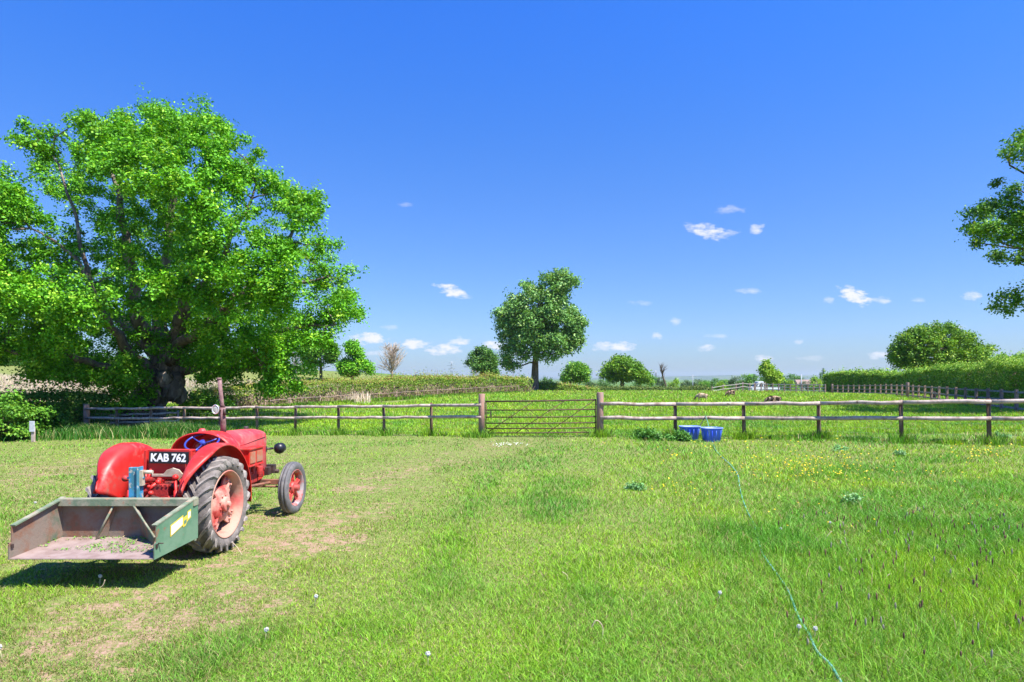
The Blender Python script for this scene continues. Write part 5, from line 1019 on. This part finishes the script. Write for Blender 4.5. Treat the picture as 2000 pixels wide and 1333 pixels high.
# ------------------------------------------------------------------ sheep
def sheep(px, Y, rz, m, lab, sc=1.0, head_m=None, graze=True):
    x = hp(px, Y); z = G(x, Y); me_ = bpy.data.meshes.new('body'); 
    nodes = [((0, 0, .56), .25), ((.32, 0, .57), .25), ((-.32, 0, .55), .25), ((.5, 0, .56), .17), ((.66, 0, .40), .09), ((.74, 0, .22), .085), ((.80, 0, .10), .05), ((-.46, 0, .58), .16), ((-.5, 0, .42), .03)]
    edges = [(0, 1), (0, 2), (1, 3), (3, 4), (4, 5), (5, 6), (2, 7), (7, 8)]
    for (bx, by, par, hk) in ((.34, .12, 1, .02), (.34, -.12, 1, -.02), (-.34, .12, 2, -.05), (-.34, -.12, 2, -.03)):
        b = len(nodes); nodes += [((bx, by, .36), .075), ((bx + hk, by, .2), .035), ((bx - hk * .3, by, .05), .03), ((bx + .02, by, .0), .034)]; edges += [(par, b), (b, b+1), (b+1, b+2), (b+2, b+3)]
    me_.from_pydata([n_[0] for n_ in nodes], edges, []); o = bpy.data.objects.new('tmp', me_); COL.objects.link(o)
    sk = o.modifiers.new('skin', 'SKIN'); o.modifiers.new('sub', 'SUBSURF').levels = 2
    for i, n_ in enumerate(nodes): me_.skin_vertices[0].data[i].radius = (n_[1], n_[1] * (1.0 if n_[1] > .2 else 1)); 
    me_.skin_vertices[0].data[0].use_root = True
    bpy.context.view_layer.update(); m2 = bpy.data.meshes.new_from_object(o.evaluated_get(bpy.context.evaluated_depsgraph_get())); bpy.data.objects.remove(o)
    m2.name = 'body'
    for v_ in m2.vertices:
        if v_.co.z > .36 and abs(v_.co.x) < .5: v_.co *= 1 + random.uniform(-.02, .02)
    for p in m2.polygons: p.use_smooth = True
    m2.materials.clear(); r = link('sheep', m2, None, m, (x, Y, z), (0, 0, rz)); r.scale = (sc, sc, sc); tag(r, lab, 'sheep')
    mb = MB()
    for s in (-1, 1): mb.tube([(.68, s*.06, .30), (.66, s*.15, .29)], [.03, .012], 6, flat=.5)
    mb.build('ear', m, r)
    return r
sheep(1372, 55, math.radians(158), M_woolw, 'pale cream sheep grazing, leftmost of the flock', .84)
sheep(1428, 64, math.radians(200), M_wool, 'brown and cream patched sheep grazing furthest away in the paddock', .88)
sheep(1512, 44.6, math.radians(178), M_wool, 'patched sheep grazing side on behind the top rail', .9)
sheep(1822, 52, math.radians(250), M_woolb, 'black sheep grazing near the paddock fence in tree shade', .88)

# ------------------------------------------------------------------ truck, pylons, poles, houses
tx, tyy = hp(1493, 116), 116; tzz = CAMZ - (745.5 - HY) / FPX * 116 - 2.3
tr = empty('flatbed_truck', (tx, tyy, tzz)); tag(tr, 'small white flatbed truck parked beyond the far fence, cab to the left', 'truck')
Mx = lambda y0: Matrix(((1, 0, 0, 0), (0, 0, 1, y0), (0, 1, 0, 0), (0, 0, 0, 1)))
mb = MB(); mb.prism([(-2.5, .5), (-2.5, 1.25), (-1.95, 1.4), (-1.35, 2.25), (-.55, 2.3), (-.45, 2.2), (-.45, .5)], 1.9, Mx(-.95)); tcab = mb.build('cab', M_van, tr, bevel=.05)
mb = MB(); mb.prism([(-1.35, 1.45), (-1.0, 2.08), (-.62, 2.08), (-.62, 1.45)], 1.94, Mx(-.97)); mb.build('side_window', M_win, tcab)
mb = MB(); mb.add([(-1.99, -.82, 1.45), (-1.99, .82, 1.45), (-1.44, .75, 2.18), (-1.44, -.75, 2.18), (-1.9, -.95, 1.46), (-1.42, -.95, 2.14), (-1.62, -.953, 1.46)], [(0, 1, 2, 3), (4, 5, 6)]); mb.build('windscreen', M_win, tcab)
mb = MB(); mb.box((.98, 0, .95), (2.75, 1.95, .14)); mb.box((.98, -.96, 1.1), (2.75, .05, .3)); mb.build('flatbed', M_van, tr)
mb = MB(); mb.box((-.38, 0, 1.6), (.06, 1.9, 1.3)); mb.box((.95, -.9, 1.5), (.06, .06, .9)); mb.box((2.3, -.9, 1.5), (.06, .06, .9)); mb.build('headboard', M_dark, tr)
mb = MB(); mb.box((.5, 0, .7), (4.0, .8, .3)); mb.build('chassis', M_dark, tr)
for x in (-1.7, 1.5):
    for y in (-.85, .85): mb = MB(); mb.lathe([(-.12, .2), (-.12, .36), (.12, .36), (.12, .2)], 20, 'y', (x, y, .36), closed=True); mb.lathe([(-.125, .0005), (-.125, .2)], 12, 'y', (x, y, .36)); mb.build('wheel', M_black, tr)
def pylon(px, ytop, Y, H, lab):
    x = hp(px, Y); zt_ = CAMZ - (ytop - HY) / FPX * Y; r = empty('pylon', (x, Y, zt_ - H)); tag(r, lab, 'pylon'); mb = MB(); w0 = H * .11; w1 = H * .022; th = max(.06, Y * .00028)
    lv = [(w0 + (w1 - w0) * min(1, s * 1.3), H * s) for s in (0, .2, .38, .54, .68, .8, 1)]
    for sx_ in (-1, 1):
        for sy in (-1, 1): mb.tube([(sx_*w, sy*w, z_) for w, z_ in lv], th, 4)
    for (wa, za), (wb, zb_) in zip(lv, lv[1:]):
        for sy in (-1, 1): mb.tube([(-wa, sy*wa, za), (wb, sy*wb, zb_)], th * .6, 3); mb.tube([(wa, sy*wa, za), (-wb, sy*wb, zb_)], th * .6, 3)
    mb.build('tower', M_pylon, r); ar = MB()
    for z_, l in ((.7, .13), (.82, .17), (.93, .12)): ar.tube([(-H*l, 0, H*z_), (0, 0, H*(z_+.02)), (H*l, 0, H*z_)], th * .8, 4)
    ar.build('cross_arm', M_pylon, r)
pylon(882, 706, 900, 34, 'tall lattice pylon far off, left of the dark rounded tree'); pylon(1281, 724, 420, 18, 'lattice pylon beside the twisted dead tree')
def pole(px, ytop, Y, lab, arm=True):
    x = hp(px, Y); z = G(x, Y); h = CAMZ - (ytop - HY) / FPX * Y - z; r = empty('utility_pole', (x, Y, z)); tag(r, lab, 'pole'); mb = MB(); mb.tube([(0, 0, -1), (0, 0, h)], [.16, .11], 8); mb.build('pole', M_pylon, r)
    if arm: mb = MB(); mb.box((0, 0, h - .5), (2.2, .14, .14)); mb.build('cross_arm', M_pylon, r)
pole(1353, 733, 200, 'slim pole with a crossarm rising from the distant trees'); pole(1565, 732, 130, 'dark upright pole right of the white truck', False)
def house(px, ytop, Y, w, lab):
    x = hp(px, Y); z = CAMZ - (ytop - HY) / FPX * Y; r = empty('house', (x, Y, z - 7.5)); tag(r, lab, 'house'); mb = MB(); mb.box((0, 0, 2.4), (w, 6, 5.2)); wl = mb.build('wall', M_hwall, r)
    mb = MB(); mb.prism([(-3.4, 0), (3.4, 0), (0, 2.5)], w + .6, Matrix(((0, 0, 1, -w/2 - .3), (1, 0, 0, 0), (0, 1, 0, 5.0), (0, 0, 0, 1)))); rf = mb.build('roof', M_hroof, r); mb = MB(); mb.box((w * .3, 0, 7.2), (.7, .7, 1.4)); mb.build('chimney', M_hroof, rf)
    for k in range(3): mb = MB(); mb.box((-w/2 + w * (k + .5) / 3, -3.01, 3.4), (1.1, .06, 1.2)); mb.build('window', M_win, r)
house(1574, 742, 290, 9, 'pale farmhouse with a red roof glimpsed between the distant trees'); house(1600, 743, 330, 8, 'small distant house near the tall dark conifer')

# ------------------------------------------------------------------ flowers, seed heads
def dots(name, X, Y, h, r, col, label, stemcol=(.12, .28, .04)):
    n = len(X); Z = g(X, Y); c = np.stack([X, Y, Z + h], -1); nr = rng.normal(size=(n, 3)) * .35 + np.array([0, -.25, 1]); nr /= np.linalg.norm(nr, axis=1)[:, None]
    V1, F1, C1 = leafcloud(c, nr, r, np.tile(np.array(col), (n, 1)) * rng.uniform(.85, 1.15, (n, 1)), asp=1.0)
    w = r * .18; S0 = np.stack([X, Y, Z], -1); Vs = np.zeros((n, 3, 3)); Vs[:, 0] = S0 - [0.003, 0, 0]; Vs[:, 1] = S0 + [0.003, 0, 0]; Vs[:, 2] = c
    V = np.concatenate([V1, Vs.reshape(-1, 3)]); C = np.concatenate([C1, np.tile(np.array(stemcol), (n * 3, 1))]); F2 = np.arange(n * 3).reshape(n, 3) + len(V1)
    tag(link(name, np_mesh(name, V, [F1, F2], C), None, M_grass), label, 'flowers', kind='stuff')
n = 9000; px = rng.uniform(1050, 2010, n); py = rng.uniform(858, 1100, n)
prob = np.zeros(n)
for (cx, cy, sx_, sy, a) in ((1590, 925, 95, 26, .9), (1920, 896, 55, 13, 1.0), (1480, 935, 50, 16, .5), (1650, 900, 90, 16, .35), (1330, 972, 45, 14, .35), (1300, 905, 60, 12, .12), (1650, 1060, 90, 16, .08), (1800, 940, 120, 25, .12), (1640, 1000, 200, 60, .03), (1400, 890, 300, 20, .05), (1560, 870, 250, 8, .12)):
    prob = np.maximum(prob, a * np.exp(-((px - cx) / sx_) ** 2 - ((py - cy) / sy) ** 2))
k = rng.random(n) < prob * .9; px, py = px[k], py[k]; Yb = 2 * FPX / (py - HY); Xb = (px - 1000) / FPX * Yb
dots('buttercups', Xb, Yb, rng.uniform(.10, .26, len(Xb)), np.maximum(.011, .0012 * Yb) * rng.uniform(.8, 1.3, len(Xb)), (.85, .62, .02), 'yellow buttercups scattered in the grass at the right')
n = 55; a = rng.normal(size=(n, 2)); px = np.where(rng.random(n) < .6, 980, 1010) + a[:, 0] * 12; py = 869 + a[:, 1] * 2; Yb = 2 * FPX / (py - HY); dots('daisies', (px - 1000) / FPX * Yb, Yb, np.full(n, .07), np.full(n, .018), (.85, .85, .82), 'small white daisies in the grass before the gate')
n = 430; Yb = rng.uniform(4.2, 9.0, n); Xb = rng.uniform(1.8, 7, n); k = (Xb / Yb > .38 + .10 * rng.random(n)) & (Xb / Yb < .82) & (rng.random(n) < np.clip((Xb / Yb - .32) * 3, 0, 1)); Xb, Yb = Xb[k], Yb[k]; n = len(Xb); Zb = g(Xb, Yb); hh = rng.uniform(.2, .32, n)
Vv = []; Ff = []; Cc = []; q = 0
for i in range(n):   # foxtail seed heads on thin stems
    x, y, z, h = Xb[i], Yb[i], Zb[i], hh[i]; dx, dy = rng.normal(size=2) * .02; r = .0075; L_ = rng.uniform(.035, .07); col = np.array([.26, .14, .10]) * rng.uniform(.6, 1.5) if rng.random() < .7 else np.array([.4, .36, .3])
    ring = []
    for (zz, rr_) in ((h - L_, .3), (h - L_ * .7, 1), (h - L_ * .25, .9), (h, .15)):
        for a in range(5): ring.append((x + dx * zz / h + r * rr_ * math.cos(a * 1.2566), y + dy + r * rr_ * math.sin(a * 1.2566), z + zz))
    Vv += ring; Cc += [col] * 20
    for e in range(3):
        for a in range(5): Ff.append((q + e*5 + a, q + e*5 + (a+1) % 5, q + (e+1)*5 + (a+1) % 5, q + (e+1)*5 + a))
    q += 20; Vv += [(x - .0016, y, z), (x + .0016, y, z), (x + dx + .001, y + dy, z + h - L_ * .9), (x + dx - .001, y + dy, z + h - L_ * .9)]; Cc += [np.array([.2, .34, .07])] * 4; Ff.append((q, q+1, q+2, q+3)); q += 4
tag(link('foxtail_grass', np_mesh('foxtail_grass', np.array(Vv), [np.array(Ff)], np.array(Cc)), None, M_grass), 'brown foxtail seed heads standing in the tall grass', 'grass', kind='stuff')
M_puff = mat('seed_head_white', (.62, .62, .58), 1, spec=0)
M_pstem = mat('pale_stem', (.42, .4, .2), .8)
def dandelion(px, py, lab):
    p = gpt(px, py); h = .09; r = empty('dandelion_clock', p); tag(r, lab, 'dandelion', 'dandelion clocks in the grass'); mb = MB(); lx = random.uniform(-.03, .03); mb.tube([(0, 0, -.01), (lx * .4, 0, h * .5), (lx, 0, h)], .003, 6); mb.build('stem', M_pstem, r)
    mb = MB(); mb.ball((lx, 0, h + .012), .009, 6)
    for i in range(90):
        d = Vector((random.gauss(0, 1), random.gauss(0, 1), random.gauss(0, 1))).normalized() * random.uniform(.013, .0165); c = Vector((lx, 0, h + .012)); mb.tube([c, c + d], [.0007, .0016], 3)
        mb.ball(c + d, .0032, 3)
    mb.build('seed_head', M_puff, r)
for (px, py, lb) in ((1404, 1180, 'white dandelion clock left of the hose in the middle distance'), (1526, 1048, 'dandelion clock just right of the hose'), (1622, 1036, 'dandelion clock right of the hose above a curled stalk'), (1560, 1250, 'dandelion clock touching the left of the hose near the bottom'), (1590, 1254, 'dandelion clock touching the hose near the bottom'), (613, 1188, 'white seed head in the short grass below the front wheel'), (518, 1256, 'pair of seed heads low in the worn grass'), (836, 1306, 'white seed head at the bottom middle'), (195, 1146, 'seed head at the edge of the box shadow'), (5, 1292, 'white seed head in the bottom left corner'), (66, 995, 'seed head left of the transport box')):
    dandelion(px, py, lb)
def stalk(pts, r, lab, m):
    P_ = [gpt(*pts[0])]; base = P_[0]; 
    for (px, py) in pts[1:]:
        Y = base.y; P_.append(at(px, py, Y))
    mb = MB(); mb.tube(smoothpath(P_), r, 6); tag(mb.build('dead_stalk', m), lab, 'stalk', 'dead stalks lying in the grass')
M_stalk = mat('dead_stalk', (.55, .42, .28), .8)
for pts, lb in (([(187, 1152), (200, 1145), (205, 1133)], 'curved pale stalk by the box shadow'), ([(1176, 1252), (1177, 1225), (1165, 1212), (1156, 1225)], 'arched dead stalk in the middle of the near grass'), ([(1106, 1137), (1108, 1125), (1098, 1117)], 'bent pale stalk in the middle of the grass'), ([(1612, 1062), (1614, 1050), (1624, 1038)], 'curled stalk under a dandelion clock right of the hose'), ([(1665, 1085), (1655, 1068), (1650, 1050)], 'straight brown stalk in the right of the field'), ([(1726, 1136), (1732, 1126), (1740, 1120)], 'short pale stalk in the right of the field'), ([(473, 1085), (462, 1068), (454, 1060)], 'pale stalk beside the rear tyre')):
    stalk(pts, .004, lb, M_stalk)

# ------------------------------------------------------------------ the air
mb = MB(); mb.box((2500, 4550, 30), (13000, 9500, 110)); hzm = bpy.data.materials.new('haze_air'); hzm.use_nodes = True; t = hzm.node_tree
t.nodes.remove(t.nodes['Principled BSDF']); pv = t.nodes.new('ShaderNodeVolumePrincipled'); pv.inputs['Color'].default_value = (.80, .93, 1, 1); pv.inputs['Density'].default_value = .00008; pv.inputs['Anisotropy'].default_value = .2
t.links.new(pv.outputs[0], t.nodes['Material Output'].inputs['Volume']); hzo = mb.build('haze', hzm); hzo['kind'] = 'stuff'; hzo['label'] = 'thin blue summer haze over the far fields'; hzo['category'] = 'haze'
